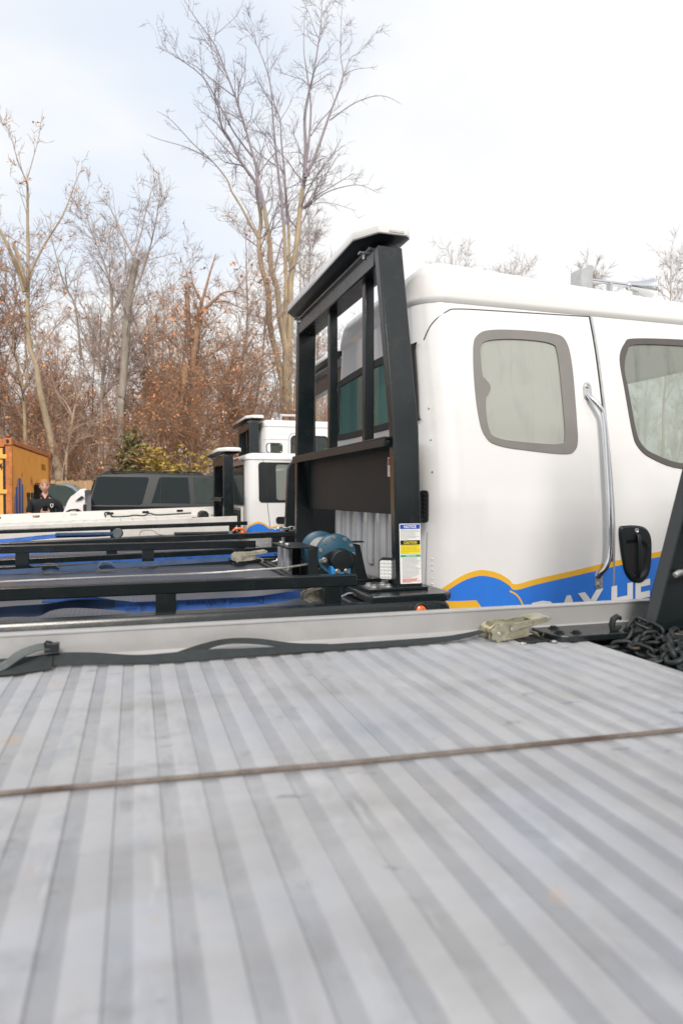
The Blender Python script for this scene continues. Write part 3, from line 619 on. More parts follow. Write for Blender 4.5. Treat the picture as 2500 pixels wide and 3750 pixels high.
chain([(1.70, 2.06, 1.045), (1.735, 2.075, 1.075), (1.76, 2.07, 1.085), (1.785, 2.04, 1.07), (1.80, 1.99, 1.05)], 'short chain end draped over the edge of the base plate', link, .045)
hk = MB(); hk.tube([(1.672, 2.10, 1.054), (1.668, 2.10, 1.075), (1.674, 2.10, 1.094), (1.690, 2.10, 1.103), (1.704, 2.10, 1.097), (1.706, 2.10, 1.090)], [.010, .012, .012, .011, .008, .004], 10); hk.tube([(1.672, 2.10, 1.056), (1.69, 2.10, 1.060), (1.708, 2.10, 1.066)], [.010, .010, .006], 8)
solo(hk, 'grab_hook', 'chain_steel', 'black grab hook standing up from the base plate', 'hook', (1.685, 2.10, 1.052))

# ------------------------------------------------------------------ truck two: winch, tall headboard and white cab
RT = 1.05
T2 = thing('flatbed_tow_truck', 'white cabbed tow truck with blue winch and tall black headboard', 'tow truck', (-.5, 4.36, 0), RT)
MB().loft([[(u, 3.10, .86), (u, 3.10, z), (u, 3.112, z + .018), (u, 3.165, z + .022), (u, 3.165, .86)] for u, z in ((-4.6, 1.0), (1.50, 1.0), (1.555, .992), (1.572, .975))]).build('side_beam', 'black_paint', T2, .002)
MB().box(-4.6, 1.57, 5.56, 5.62, .86, 1.022).build('side_beam', 'black_paint', T2, .006)
MB().box(-4.6, 1.10, 3.166, 5.559, .965, .985).build('deck_plate', 'tread_paint', T2)
wp = MB().prism([(1.102, 3.168), (1.56, 3.168), (1.60, 3.20), (1.60, 5.52), (1.56, 5.555), (1.102, 5.555)], lambda a, b, t: (a, b, t), .96, 1.008).build('winch_platform', 'black_paint', T2, .008)
MB().prism([(1.16, 3.12), (1.56, 3.12), (1.615, 3.17), (1.615, 3.52), (1.16, 3.52)], lambda a, b, t: (a, b, t), 1.009, 1.052).build('step_plate', 'black_paint', wp, .010)
MB().box(1.062, 1.10, 3.6, 5.5, .986, 1.0).build('cross_strip', 'black_satin', wp, .003)
tube_rail(T2, -4.6, 1.103, 3.20, 1.100, 1.158, (-2.21, -1.41, -.61, .189, .978), .986, .06)
tube_rail(T2, -4.6, 1.035, 5.50, 1.122, 1.18, (-2.48, -1.59, -.696, .194, .90), .986, .06)
hb2 = headboard(T2, 1.366, 1.513, (3.30, 3.352, 3.585), (5.51, 5.495, 5.435), (1.06, 1.905, 2.94), .068, .10, (3.89, 4.622), 1.862, (1.462, 1.44, 1.86), base_z=1.0525)
lb = light_bar(T2, 1.28, 1.58, 3.60, 5.55, 2.98, 3.085)
MB().box(1.44, 1.53, 3.596, 3.603, 3.026, 3.038).build('maker_plate', 'steel', lb)
am = MB(); am.lathe([(.0, .044), (.008, .044), (.012, .036), (.006, .030)], (1.41, 3.10, .972), (0, -1, 0), 24); am = am.build('marker_light', 'rubber', T2)
MB().lathe([(.004, .030), (.012, .027), (.018, .016), (.020, .001)], (1.41, 3.10, .972), (0, -1, 0), 20).build('lens', 'amber_lens', am)
# safety sticker on the near post
def post_face(u, z, off):  # outer face of the near post, which leans a little
    return Vector((u, 3.30 + .052 * (z - 1.06) / .845 - off, z))
stk = MB().prism(rrect(1.387, 1.508, 1.083, 1.398, .006, 3), lambda a, b, t: post_face(a, b, t), 0, .0012).build('safety_sticker', 'sticker_white', hb2)
def band(u0, u1, z0, z1, mat, off=.0016, name='band'): return MB().add([post_face(u0, z0, off), post_face(u1, z0, off), post_face(u1, z1, off), post_face(u0, z1, off)], [(0, 1, 2, 3)]).build(name, mat, stk)
band(1.391, 1.504, 1.370, 1.394, 'notice_blue'); band(1.391, 1.504, 1.287, 1.310, 'black_satin'); band(1.391, 1.504, 1.239, 1.2865, 'caution_yellow'); band(1.391, 1.504, 1.2225, 1.2345, 'operations_green')
letters('lettering', 'NOTICE', lambda a, b: post_face(1.413 + a, 1.3745 + b, .002), 'sticker_white', stk, width=.070, height=.0150, bold=.03)
letters('lettering', 'CAUTION', lambda a, b: post_face(1.410 + a, 1.2915 + b, .002), 'caution_yellow', stk, width=.075, height=.0140, bold=.03)
letters('lettering', 'OPERATIONS', lambda a, b: post_face(1.420 + a, 1.2252 + b, .002), 'sticker_white', stk, width=.058, height=.0066, bold=.02)
rl = random.Random(5)
def fine_print(z0, z1, n, mat, u0=1.394):
    m = MB()
    for i in range(n):
        z = z1 - (z1 - z0) * i / (n - 1); L_ = rl.uniform(.07, .104) if i < n - 1 else .045; u = u0
        while u < u0 + L_: w_ = rl.uniform(.004, .011); m.add([post_face(u, z, .002), post_face(u + w_, z, .002), post_face(u + w_, z + .0026, .002), post_face(u, z + .0026, .002)], [(0, 1, 2, 3)]); u += w_ + .0022
    m.build('fine_print', mat, stk)['kind'] = 'stuff'
fine_print(1.316, 1.362, 8, 'print_grey'); fine_print(1.243, 1.281, 6, 'print_olive'); fine_print(1.114, 1.2165, 17, 'print_grey', 1.400); fine_print(1.090, 1.107, 5, 'print_red', 1.400)
ws = MB().box(1.4585, 1.4618, 3.56, 3.665, 1.655, 1.765).build('warning_sticker', 'sticker_white', hb2)
MB().box(1.4575, 1.4584, 3.57, 3.655, 1.72, 1.757).build('warning_band', 'black_satin', ws); MB().box(1.4565, 1.4574, 3.61, 3.65, 1.725, 1.752).build('warning_symbol', 'print_red', ws)
m = MB()
for i in range(5): m.box(1.4575, 1.4584, 3.575, 3.575 + rl.uniform(.05, .075), 1.664 + .010 * i, 1.668 + .010 * i)
m.build('fine_print', 'print_grey', ws)['kind'] = 'stuff'
# work light on the post foot
wl = MB(); wl.prism(rrect(-.040, .040, -.056, .056, .014, 4), lambda a, b, t: V((1.345 + a * .80 + t * .60, 3.40 + a * -.60 + t * .80, 1.150 + b + t * .16)), 0, .035)
wl = wl.build('work_light', 'black_satin', T2, .004)
MB().prism(rrect(-.034, .034, -.050, .050, .010, 4), lambda a, b, t: V((1.345 + a * .80 + t * .60, 3.40 + a * -.60 + t * .80, 1.150 + b + t * .16)), -.003, .002).build('lens', 'lens_clear', wl)
for i in range(3):
    for j in range(5):
        a, b = -.021 + .021 * i, -.037 + .0185 * j
        MB().lathe([(0, .0085), (.002, .008), (.004, .002)], V((1.345 + a * .80 - .003 * .6, 3.40 - a * .60 - .003 * .8, 1.150 + b)), (-.6, -.8, -.16), 10).build('led', 'sticker_white', wl)
m = MB(); m.tube([(1.375, 3.43, 1.09), (1.385, 3.44, 1.075), (1.385, 3.44, 1.066)], .008, 8); m.box(1.34, 1.42, 3.41, 3.47, 1.066, 1.074); bolt(m, (1.40, 3.45, 1.074), (0, 0, 1), .013, .012); m.build('light_bracket', 'black_satin', wl)
# winch

wx, wz, wy = 1.235, 1.19, 3.93
W = MB(); W.lathe([(0, .118), (.004, .124), (.05, .124), (.055, .10), (.06, .09)], (wx, wy, wz), (0, 1, 0), 40); W = W.build('winch', 'winch_blue', T2, .003)
MB().lathe([(0, .118), (.004, .124), (.03, .124), (.034, .11)], (wx, wy + .36, wz), (0, 1, 0), 40).build('drum_flange', 'winch_blue', W, .003)
MB().lathe([(.05, .055), (.365, .055)], (wx, wy, wz), (0, 1, 0), 24).build('drum', 'steel', W)
m = MB(); pts = []
for i in range(20 * 15): t = 2 * math.pi * i / 20; pts.append((wx + .080 * math.cos(t), wy + .068 + .018 * i / 20, wz + .080 * math.sin(t)))
m.tube(pts, .010, 6).build('rope_coil', 'steel_cable', W, ang=80)
MB().lathe([(0, .066), (-.02, .070), (-.075, .068), (-.085, .060), (-.087, .03), (-.088, .001)], (wx + .012, wy + .004, wz - .03), (0, 1, 0), 32).build('motor_cap', 'black_satin', W, .002)
MB().prism([(.012 + .108 * math.cos(t) * (1 if abs(math.cos(t)) < .8 else 1.0), -.03 + .060 * math.sin(t)) for t in [2 * math.pi * i / 24 for i in range(24)]], lambda a, b, t: V((wx + a, wy - t, wz + b)), .001, .02).build('motor_flange', 'black_satin', W, .003)
for t in (30, 60, 100, 135, 165, 0, 200, 330):
    m = MB(); rr = .105; bolt(m, (wx + rr * math.cos(R_(t)), wy, wz + rr * math.sin(R_(t))), (0, -1, 0), .0085, .006); m.build('bolt', 'bolt_zinc', W)
m = MB(); bolt(m, (wx - .085, wy - .02, wz - .03), (0, -1, 0), .012, .012); m.build('bolt', 'bolt_zinc', W)
vb = MB().box(wx - .055, wx + .065, wy - .07, wy + .02, 1.075, 1.125).build('valve_block', 'bracket_blue', W, .003)
for d in (-.02, .035):
    m = MB(); m.lathe([(0, .016), (.012, .016), (.0121, .011), (.03, .011), (.0301, .015), (.038, .013), (.0381, .005)], (wx + d, wy - .07, 1.098), (0, -1, 0), 6); m.build('hose_fitting', 'bolt_zinc', vb)
m = MB(); m.prism([(1.10, 1.01), (1.36, 1.01), (1.36, 1.10), (1.30, 1.14), (1.17, 1.14), (1.10, 1.09)], lambda a, b, t: (a, t, b), wy + .01, wy + .03); m.box(1.10, 1.36, wy - .02, wy + .42, 1.009, 1.022); m.prism([(1.10, 1.01), (1.36, 1.01), (1.36, 1.10), (1.10, 1.09)], lambda a, b, t: (a, t, b), wy + .36, wy + .38); m.build('winch_mount', 'black_satin', W, .003)
fl = MB(); fl.prism([(.93, 1.232), (1.12, 1.228), (1.12, 1.238), (.93, 1.242)], lambda a, b, t: (a, t, b), 3.93, 4.36); fl.box(1.06, 1.12, 3.93, 3.945, 1.009, 1.23); fl.box(1.06, 1.12, 4.345, 4.36, 1.009, 1.23); fl.box(1.0, 1.10, 3.95, 4.34, 1.009, 1.03); fl = fl.build('fairlead', 'black_satin', W, .003)
for uu, vv in ((.963, 4.06), (.968, 4.24)): MB().lathe([(0, .024), (.006, .028), (.135, .028), (.14, .024)], (uu, vv, 1.088), (0, 0, 1), 20).build('roller', 'steel', fl)
for uu, vv in ((.963, 4.06), (.968, 4.24)): MB().lathe([(0, .012), (.012, .012), (.0121, .018), (.02, .016)], (uu, vv, 1.236), (0, 0, 1), 8).build('roller_pin', 'bolt_zinc', fl)
m = MB(); m.prism([(1.33, 1.01), (1.49, 1.01), (1.475, 1.04), (1.43, 1.235), (1.36, 1.25), (1.33, 1.25)], lambda a, b, t: (a, t, b), 4.06, 4.08); m.box(1.33, 1.56, 4.02, 4.12, 1.009, 1.022); m.box(1.352, 1.452, 4.04, 4.11, 1.250, 1.258); m.build('gusset', 'black_satin', W, .002)
m = MB(); bolt(m, (1.51, 4.05, 1.022), (0, 0, 1), .014, .014); m.build('bolt', 'bolt_zinc', W)
# cab
rw_out = [(1.93, 2.411), (1.955, 2.47), (2.028, 2.51), (2.234, 2.526), (2.499, 2.524), (2.569, 2.491), (2.593, 2.361), (2.585, 2.008), (2.58, 1.857), (2.551, 1.805), (2.496, 1.787), (2.289, 1.8), (2.026, 1.828), (1.951, 1.886), (1.924, 2.007), (1.917, 2.206)]
rw_in = [(1.984, 2.391), (2.02, 2.437), (2.226, 2.46), (2.463, 2.453), (2.49, 2.402), (2.49, 2.12), (2.486, 1.889), (2.456, 1.855), (2.242, 1.861), (2.043, 1.878), (1.991, 1.921), (1.987, 2.098), (2.022, 2.144), (2.029, 2.173), (2.004, 2.211), (1.982, 2.225), (1.981, 2.323)]
fw_out = [(2.948, 2.395), (3.0, 2.497), (3.078, 2.534), (3.472, 2.554), (3.60, 2.545), (3.70, 2.45), (3.82, 2.15), (3.86, 1.80), (3.80, 1.71), (3.335, 1.712), (3.106, 1.775), (3.012, 1.844), (2.98, 1.938), (2.957, 2.201)]
fw_in = [(2.973, 2.335), (3.012, 2.446), (3.081, 2.495), (3.464, 2.512), (3.58, 2.50), (3.66, 2.42), (3.77, 2.15), (3.81, 1.83), (3.77, 1.745), (3.351, 1.745), (3.127, 1.803), (3.042, 1.86), (3.008, 1.951), (2.984, 2.202)]
def rounded(p):
    q = []
    for i in range(len(p)): a, b = p[i], p[(i + 1) % len(p)]; q += [(a[0] * .75 + b[0] * .25, a[1] * .75 + b[1] * .25), (a[0] * .25 + b[0] * .75, a[1] * .25 + b[1] * .75)]
    return q
SL = lambda p: [tuple(q) for q in smooth_loop(p, 5)]
rw_in = [((a - 2.24) * 1.035 + 2.24, (b - 2.155) * 1.035 + 2.155) for a, b in rounded(rw_in)]; rw_out = rounded(rw_out)
rear_o = [(3.60, 2.02), (3.64, 1.975), (4.38, 1.965), (5.12, 1.975), (5.16, 2.02), (5.11, 2.38), (5.07, 2.43), (4.38, 2.45), (3.69, 2.43), (3.65, 2.38)]
rear_i = [(3.66, 2.06), (3.70, 2.02), (4.38, 2.01), (5.06, 2.02), (5.10, 2.06), (5.06, 2.35), (5.03, 2.385), (4.38, 2.40), (3.73, 2.385), (3.70, 2.35)]
wins = [('near', SL(rw_out), SL(rw_in), 'fogged_glass', 'window_frit'), ('near', SL(fw_out), SL(fw_in), 'hazy_glass', 'seal_brown'),
        ('far', SL(rw_out), SL(rw_in), 'fogged_glass', 'window_frit'), ('far', SL(fw_out), SL(fw_in), 'hazy_glass', 'window_frit'),
        ('rear', SL(rear_o), SL(rear_i), 'teal_glass', 'rubber'), ('front', rrect(3.75, 5.0, 1.75, 2.5, .1), rrect(3.8, 4.95, 1.8, 2.45, .08), 'hazy_glass', 'rubber')]
def ss(t): t = max(0, min(1, t)); return t * t * (3 - 2 * t)
def pressed(u, z):  # the lower door panel stands a little proud of the sill and the rear corner
    return .016 * ss((u - 1.90) / .07) * ss((1.62 - z) / .30) * ss((z - .74) / .12)
S2, body2, roof2 = cab(T2, 1.62, 4.25, 3.40, 5.36, .72, 2.655, 2.945, .18, .19, .02, wins, emboss=pressed)
for q in roof2.data.vertices:  # the cap falls away towards the windscreen
    if q.co.z > 2.70: q.co.z -= (q.co.z - 2.70) * .22 * max(0, q.co.x + OFF.x - 1.9)
seam_line(S2, [(2.76, 2.655), (2.774, 2.42), (2.780, 2.073), (2.785, 1.665), (2.786, 1.09), (2.783, .75)], 'door_seam', body2, .009)
seam_line(S2, [(2.773, 2.655), (2.787, 2.42), (2.793, 2.073), (2.798, 1.665), (2.799, 1.09), (2.796, .75)], 'door_seal', body2, .015, 'steel', off=.004)
seam_line(S2, [(1.66, 2.44), (1.70, 2.53), (1.78, 2.60), (1.87, 2.624), (2.247, 2.637), (2.755, 2.652)], 'panel_seam', body2, .005)
seam_line(S2, [(1.634, .75), (1.634, 1.05), (1.638, 1.34)], 'panel_seam', body2, .002, 'print_grey')
wave(S2, [(1.652, .972), (1.67, .991), (1.699, 1.032), (1.781, 1.093), (1.864, 1.122), (1.937, 1.128), (2.022, 1.106), (2.084, 1.071), (2.128, 1.042), (2.274, 1.069), (2.534, 1.11), (2.778, 1.15), (3.168, 1.207), (3.6, 1.26), (4.05, 1.30)], .033, .74, T2)
MB().grid([[S2('near', 1.68 + .205 * i / 16 + (.045 * i / 16 if j == 0 else 0), (.90, .96)[j], .0055) for j in (0, 1)] for i in range(17)]).build('yellow_swoosh', 'yellow_vinyl', T2)
seam_line(S2, [(2.09, 1.005), (2.14, .975), (2.175, .92), (2.19, .86)], 'yellow_swoosh', T2, .010, 'yellow_vinyl', off=.0036)
def word(a, b):
    c, s = math.cos(R_(7.5)), math.sin(R_(7.5)); return S2('near', 2.235 + a * c - b * s, .745 + a * s + b * c, .0065)
letters('lettering', 'DAY HE', word, 'white_vinyl', T2, width=.86, height=.185, bold=.035, shear=.12)
# grab handle
gp = [(2.675, 2.150), (2.685, 2.120), (2.722, 2.06), (2.737, 2.0), (2.734, 1.78), (2.730, 1.436), (2.728, 1.22), (2.706, 1.13), (2.688, 1.09), (2.683, 1.065)]
go = [.012, .03, .05, .055, .055, .055, .055, .05, .03, .012]
gpts = smooth_loop([S2('near', a, b, o) for (a, b), o in zip(gp, go)], 5, False)
gh = MB().tube(gpts, .0165, 12).build('grab_handle', 'chrome', T2, ang=80)
for cu, cz in ((2.680, 2.175), (2.690, 1.045)):
    pd = MB().prism(rrect(cu - .028, cu + .028, cz - .055, cz + .055, .027, 5), lambda a, b, t: S2('near', a, b, t), 0, .008).build('handle_pad', 'steel', gh, .002)
    m = MB(); q = S2('near', cu, cz + (.028 if cz > 2 else -.028), .008); bolt(m, q, (0, -1, 0), .010, .008); m.build('bolt', 'bolt_zinc', pd)
# door handle
dh = [(2.831, 1.343), (2.873, 1.365), (3.0, 1.358), (3.058, 1.304), (3.067, 1.198), (3.054, 1.081), (3.005, 1.022), (2.933, 1.027), (2.876, 1.087), (2.847, 1.204)]
D = SL(dh); cD = (2.955, 1.195)
def sc2(p, s, dz=0.): return [((a - cD[0]) * s + cD[0], (b - cD[1]) * s + cD[1] + dz) for a, b in p]
dhm = MB(); rows = [(D, .003), (D, .010), (sc2(D, .93), .020)]
for (l0, o0), (l1, o1) in zip(rows, rows[1:]): dhm.grid([[S2('near', a, b, o0) for a, b in l0], [S2('near', a, b, o1) for a, b in l1]], True)
cup = [((a - cD[0]) * .72 + cD[0] + .003, (b - 1.15) * .66 + 1.15 - .012) for a, b in D]
tri = tessellate_polygon([[V((a, b, 0)) for a, b in sc2(D, .93)], [V((a, b, 0)) for a, b in cup]]); al = sc2(D, .93) + cup; dhm.add([S2('near', a, b, .020) for a, b in al], [tuple(t) for t in tri])
DH = dhm.build('door_handle', 'black_satin', T2, ang=40)
cm = MB(); cm.grid([[S2('near', a, b, .020) for a, b in cup], [S2('near', (a - 2.955) * .85 + 2.955, (b - 1.14) * .85 + 1.14, .006) for a, b in cup]], True)
cm.add([S2('near', (a - 2.955) * .85 + 2.955, (b - 1.14) * .85 + 1.14, .006) for a, b in cup], [tuple(range(len(cup)))]); cm.build('handle_cup', 'rubber', DH)
hm = MB(); hm.loft([[S2('near', 2.940 + d, z, o - .004) for d in (0, .024)] + [S2('near', 2.940 + d, z, o + .010) for d in (.024, 0)] for z, o in ((1.315, .018), (1.30, .030), (1.25, .036), (1.12, .036), (1.06, .030), (1.045, .018))]); hm.build('pull_bar', 'black_satin', DH, .004)
MB().lathe([(0, .014), (.006, .014), (.007, .010), (.003, .004)], S2('near', 2.945, 1.335, .02), (0, -1, 0), 14).build('lock', 'steel', DH)
# rear corner vent, rear ribs and rivets
m = MB(); m.prism(rrect(-.03, .03, 1.395, 1.575, .02, 4), lambda a, b, t: V((1.605 + a * .5 + t * -.6, 3.475 + a * -.75 - t * .7, b)), 0, .03); vt = m.build('cab_vent', 'rubber', T2, .003)
for i in range(7): z = 1.41 + .023 * i; MB().box(1.583, 1.60, 3.442, 3.47, z, z + .008).build('slat', 'black_satin', vt)
for i in range(7):
    v = 3.66 + .235 * i; m = MB(); m.loft([[(1.618 - d * math.sin(math.pi * t / 6), v + .05 * math.cos(math.pi * t / 6) * (1 if d > .012 else .6), z) for t in range(7)] for z, d in ((1.07, .002), (1.085, .02), (1.12, .026), (1.78, .026))], closed=False); m.build('rear_rib', 'cab_white', body2)
for z in (1.02, 1.05, 1.08, 1.13, 1.16, 1.19):
    m = MB(); m.lathe([(0, .005), (.003, .004), (.004, .001)], S2('near', 1.655, z, .0), (-.6, -.8, 0), 8); m.build('rivet', 'cab_white', body2)
for z in (1.68, 1.86, 2.04):
    m = MB(); m.lathe([(0, .006), (.004, .005), (.005, .001)], S2('near', 1.66, z, .0), (-.6, -.8, 0), 8); m.build('rivet', 'bolt_zinc', body2)
# air horn on the roof
ahz = 3.015
ah = MB().lathe([(0, .012), (.17, .014), (.33, .016), (.335, .032), (.36, .034), (.40, .038), (.45, .052), (.50, .064), (.515, .072), (.52, .066), (.47, .045)], (3.03, 3.95, ahz), (.998, -.02, -.03), 20).build('air_horn', 'chrome', T2, ang=50)
MB().prism([(2.945, ahz - .14), (3.035, ahz - .14), (3.035, ahz + .085), (3.00, ahz + .08), (2.945, ahz + .055)], lambda a, b, t: (a, t, b), 3.90, 4.02).build('horn_bracket', 'steel', ah, .004)
for uu in (3.2, 3.42): MB().box(uu, uu + .02, 3.93, 3.97, 2.82, ahz - .005).build('horn_foot', 'steel', ah)
chassis(T2, -4.2, 4.4, 4.36); wheels(T2, (-2.2, -1.1, 3.75), 3.18, 5.5)

# gear on truck two
s2 = thing('ratchet_strap', 'bright blue printed strap on edge behind the nearest black rail', 'strap', (.3, 3.28, .985), RT)
ribbon([(V((.02, 3.275, 1.034)), V((0, .004, .0225))), (V((.2, 3.272, 1.033)), V((0, .004, .0225))), (V((.45, 3.27, 1.034)), V((0, .003, .0225))), (V((.62, 3.27, 1.036)), V((0, .003, .0225))), (V((.74, 3.275, 1.046)), V((0, .008, .021))), (V((.84, 3.285, 1.058)), V((0, .016, .016)))], .003).build('webbing', 'blue_webbing', s2)
ribbon([(V((-2.4, 3.32, .992)), V((0, .023, .004))), (V((-1.4, 3.31, 1.0)), V((0, .022, .006))), (V((-.8, 3.30, 1.02)), V((0, .010, .02))), (V((-.5, 3.30, 1.035)), V((0, .006, .022))), (V((-.36, 3.30, 1.035)), V((0, .004, .026))), (V((-.30, 3.29, 1.05)), V((.0, -.015, .018))), (V((-.20, 3.285, 1.06)), V((.006, -.010, .020))), (V((-.05, 3.28, 1.048)), V((.0, .004, .022))), (V((.05, 3.275, 1.034)), V((0, .004, .022)))], .003).build('webbing_twist', 'dark_blue_webbing', s2)
ribbon([(V((-.34, 3.31, 1.075)), V((0, .02, .004))), (V((-.22, 3.30, 1.078)), V((0, .012, .016))), (V((-.08, 3.285, 1.056)), V((0, .006, .022))), (V((.08, 3.265, 1.022)), V((0, .004, .018)))], .003).build('webbing_fold', 'blue_webbing', s2)
letters('lettering', 'Diamond', lambda a, b: V((.655 - a, 3.264, 1.053 - b)), 'webbing_print', s2, width=.165, height=.031, bold=.01)
letters('lettering', 'Weave', lambda a, b: V((.430 - a, 3.264, 1.050 - b)), 'webbing_print', s2, width=.145, height=.026, bold=.01)
MB().add([(.452, 3.264, 1.052), (.478, 3.264, 1.052), (.465, 3.264, 1.030)], [(0, 1, 2)]).build('lettering', 'webbing_print', s2)
for k in range(3): letters('lettering', 'WLL 3335', lambda a, b, k=k: V((.12 - .055 * k - a, 3.264, 1.050 - b - .02 * (k % 2))), 'webbing_print', s2, width=.05, height=.009, bold=.01)
ratchet(s2, (.885, 3.295, 1.042), 0, .85, 'cast_zinc', 22, 4)
MB().tube([(1.06, 3.30, 1.03), (1.10, 3.31, 1.045), (1.135, 3.33, 1.04), (1.15, 3.34, 1.025)], .006, 8).build('end_hook', 'bolt_zinc', s2)
s3 = thing('ratchet_strap', 'grey looped strap with cast ratchet along the far edge of the black tread deck', 'strap', (.2, 5.3, .985), RT)
ribbon([(V((-2.5, 5.33, .992)), V((0, .02, .004))), (V((-1.0, 5.32, 1.0)), V((0, .012, .014))), (V((-.56, 5.30, 1.01)), V((0, .008, .018))), (V((-.2, 5.32, 1.02)), V((0, .008, .018))), (V((.3, 5.36, 1.03)), V((0, .008, .018))), (V((.80, 5.40, 1.04)), V((0, .014, .012)))], .004).build('webbing', 'dark_blue_webbing', s3)
for c0 in (-.50, -.12):
    lp = [(V((c0 + .045 * math.cos(t) * (1.5 if math.cos(t) > 0 else 1), 5.27, 1.028 + .032 * math.sin(t))), V((0, .024, 0))) for t in [R_(a) for a in range(0, 330, 30)]]
    ribbon(lp, .004, 3).build('webbing_loop', 'grey_webbing', s3)
ribbon([(V((-.43, 5.26, 1.01)), V((0, .02, .006))), (V((-.3, 5.265, .996)), V((0, .023, .002))), (V((-.18, 5.27, 1.004)), V((0, .022, .006)))], .004).build('webbing_fold', 'dark_blue_webbing', s3)
ratchet(s3, (.86, 5.36, 1.06), 0, 1.15, 'cast_zinc', 10, 0)
sl_ = stadium(.055, .03, .0055).mesh('link', 'bolt_zinc', 80, off=False)
chain([(1.05, 5.28, 1.03), (1.10, 5.27, 1.04), (1.16, 5.27, 1.035), (1.22, 5.26, 1.02)], 'short bright chain hooked to the cast ratchet on the tread deck', sl_, .038, 'bolt_zinc')
rope([(-4.4, 4.75, .995), (-1.6, 4.72, 1.0), (-.709, 4.585, 1.02), (.555, 4.148, 1.08), (.915, 4.0, 1.11), (1.19, 4.02, 1.14)], .0075, 'winch_cable', 'steel_cable', 'grey wire rope running along the black tread deck to the blue winch', 'cable', (0, 4.6, .985), n=4, rot=RT, lay=.08, step=.02)
# ------------------------------------------------------------------ truck three: mostly behind the second
T3 = thing('flatbed_tow_truck', 'tow truck half hidden behind the tall headboard, black gusseted headboard and blue straps', 'tow truck', (0, 7.55, 0), RT)
k3 = .022
def tilted_box(u0, u1, v0, v1, z0, z1, k): return MB().loft([[(u, v0, z0 + k * u), (u, v1, z0 + k * u), (u, v1, z1 + k * u), (u, v0, z1 + k * u)] for u in (u0, u1)])
tilted_box(-4.6, 1.9, 6.30, 6.36, .86, 1.03, k3).build('side_beam', 'black_paint', T3, .006)
tilted_box(-4.6, 1.9, 8.74, 8.80, .86, 1.03, k3).build('side_beam', 'black_paint', T3, .006)
tilted_box(-4.6, 1.3, 6.361, 8.739, .97, 1.0, k3).build('deck_plate', 'tread_paint', T3)
tilted_box(1.302, 2.2, 6.361, 8.739, .97, 1.006, k3).build('winch_platform', 'black_paint', T3)
tilted_box(-4.6, 1.9, 6.292, 6.299, .945, .980, k3).build('reflective_stripe', 'blue_webbing', T3)
tube_rail(T3, -4.6, 1.66, 6.40, 1.112, 1.164, (-2.9, -1.6, -.084, 1.408), 1.0, .06, k3)
tube_rail(T3, -4.6, 1.532, 8.70, 1.130, 1.178, (-2.9, -1.5, -.085, 1.346), 1.0, .06, k3)
g = [(1.513, 1.06), (2.34, 1.06), (2.34, 2.93), (2.22, 2.93), (2.15, 1.98), (1.62, 1.91), (1.565, 1.845), (1.55, 1.80)]
h3 = MB().prism(g, lambda a, b, t: (a, t, b), 6.50, 6.57).build('headboard', 'black_paint', T3, .008)
MB().box(2.22, 2.34, 8.33, 8.40, 1.06, 2.93).build('post', 'black_paint', h3, .008)
MB().box(2.225, 2.335, 6.571, 8.329, 2.74, 2.92).build('top_bar', 'black_paint', h3, .008)
MB().box(2.29, 2.305, 6.571, 8.329, 1.35, 1.80).build('panel', 'worn_panel', h3)
light_bar(T3, 2.08, 2.40, 6.45, 8.36, 2.965, 3.055)
W3 = [('near', rrect(3.5, 4.4, 1.75, 2.45, .1), rrect(3.54, 4.36, 1.79, 2.41, .08), 'tinted_glass', 'window_frit'), ('far', rrect(3.5, 4.4, 1.75, 2.45, .1), rrect(3.54, 4.36, 1.79, 2.41, .08), 'tinted_glass', 'window_frit'), ('rear', rrect(6.85, 8.1, 1.95, 2.4, .08), rrect(6.9, 8.05, 2.0, 2.35, .06), 'tinted_glass', 'rubber'), ('front', rrect(6.85, 8.1, 1.75, 2.45, .08), rrect(6.9, 8.05, 1.8, 2.4, .06), 'tinted_glass', 'rubber')]
S3, b3, _ = cab(T3, 2.50, 4.95, 6.50, 8.42, .72, 2.6, 2.83, .16, .16, .04, W3)
chassis(T3, -4.2, 5.0, 7.5); wheels(T3, (-2.2, -1.1, 4.4), 6.38, 8.7)
def strap3(label, pts, mat, half, base):
    t = thing('ratchet_strap', label, 'strap', base, RT)
    ribbon([(V(p), V(h)) for p, h in zip(pts, half)], .004).build('webbing', mat, t); return t
strap3('bright blue strap lying flat along the third deck, behind the wet black rail', [(-2.6, 6.95, .97), (-1.2, 6.9, .99), (-.55, 6.85, 1.03), (-.1, 6.9, 1.035), (.3, 6.95, 1.025), (.8, 6.9, 1.04)], 'blue_webbing', [(0, .05, .01)] * 6, (-.5, 6.9, .98))
t = thing('ratchet_strap', 'folded blue strap bundle with a pale end near the white bed', 'strap', (-.2, 8.45, .99), RT)
ribbon([(V(p), V((0, .03, .02))) for p in ((-2.4, 8.4, .99), (-1.3, 8.42, 1.03), (-.75, 8.45, 1.075), (-.3, 8.45, 1.082), (-.05, 8.45, 1.095))], .006).build('webbing', 'blue_webbing', t)
MB().box(-.72, -.10, 8.38, 8.46, 1.075, 1.115).build('webbing_bundle', 'dark_blue_webbing', t, .012); MB().lathe([(0, .055), (.03, .06), (.06, .055)], (-.05, 8.40, 1.10), (.3, .9, 0), 14).build('webbing_roll', 'grey_webbing', t)
t = thing('ratchet_strap', 'dark strap with grey loop and orange hook near the white cab', 'strap', (.8, 8.45, .99), RT)
ribbon([(V((.30 + .10 * math.cos(a), 8.45, 1.085 + .045 * math.sin(a))), V((0, .03, 0))) for a in [R_(x) for x in (200, 150, 110, 70, 30, 0)]] + [(V((.55, 8.45, 1.06)), V((0, .03, .005))), (V((1.0, 8.42, 1.075)), V((0, .02, .02))), (V((1.30, 8.42, 1.085)), V((0, .02, .02)))], .005).build('webbing', 'grey_webbing', t)
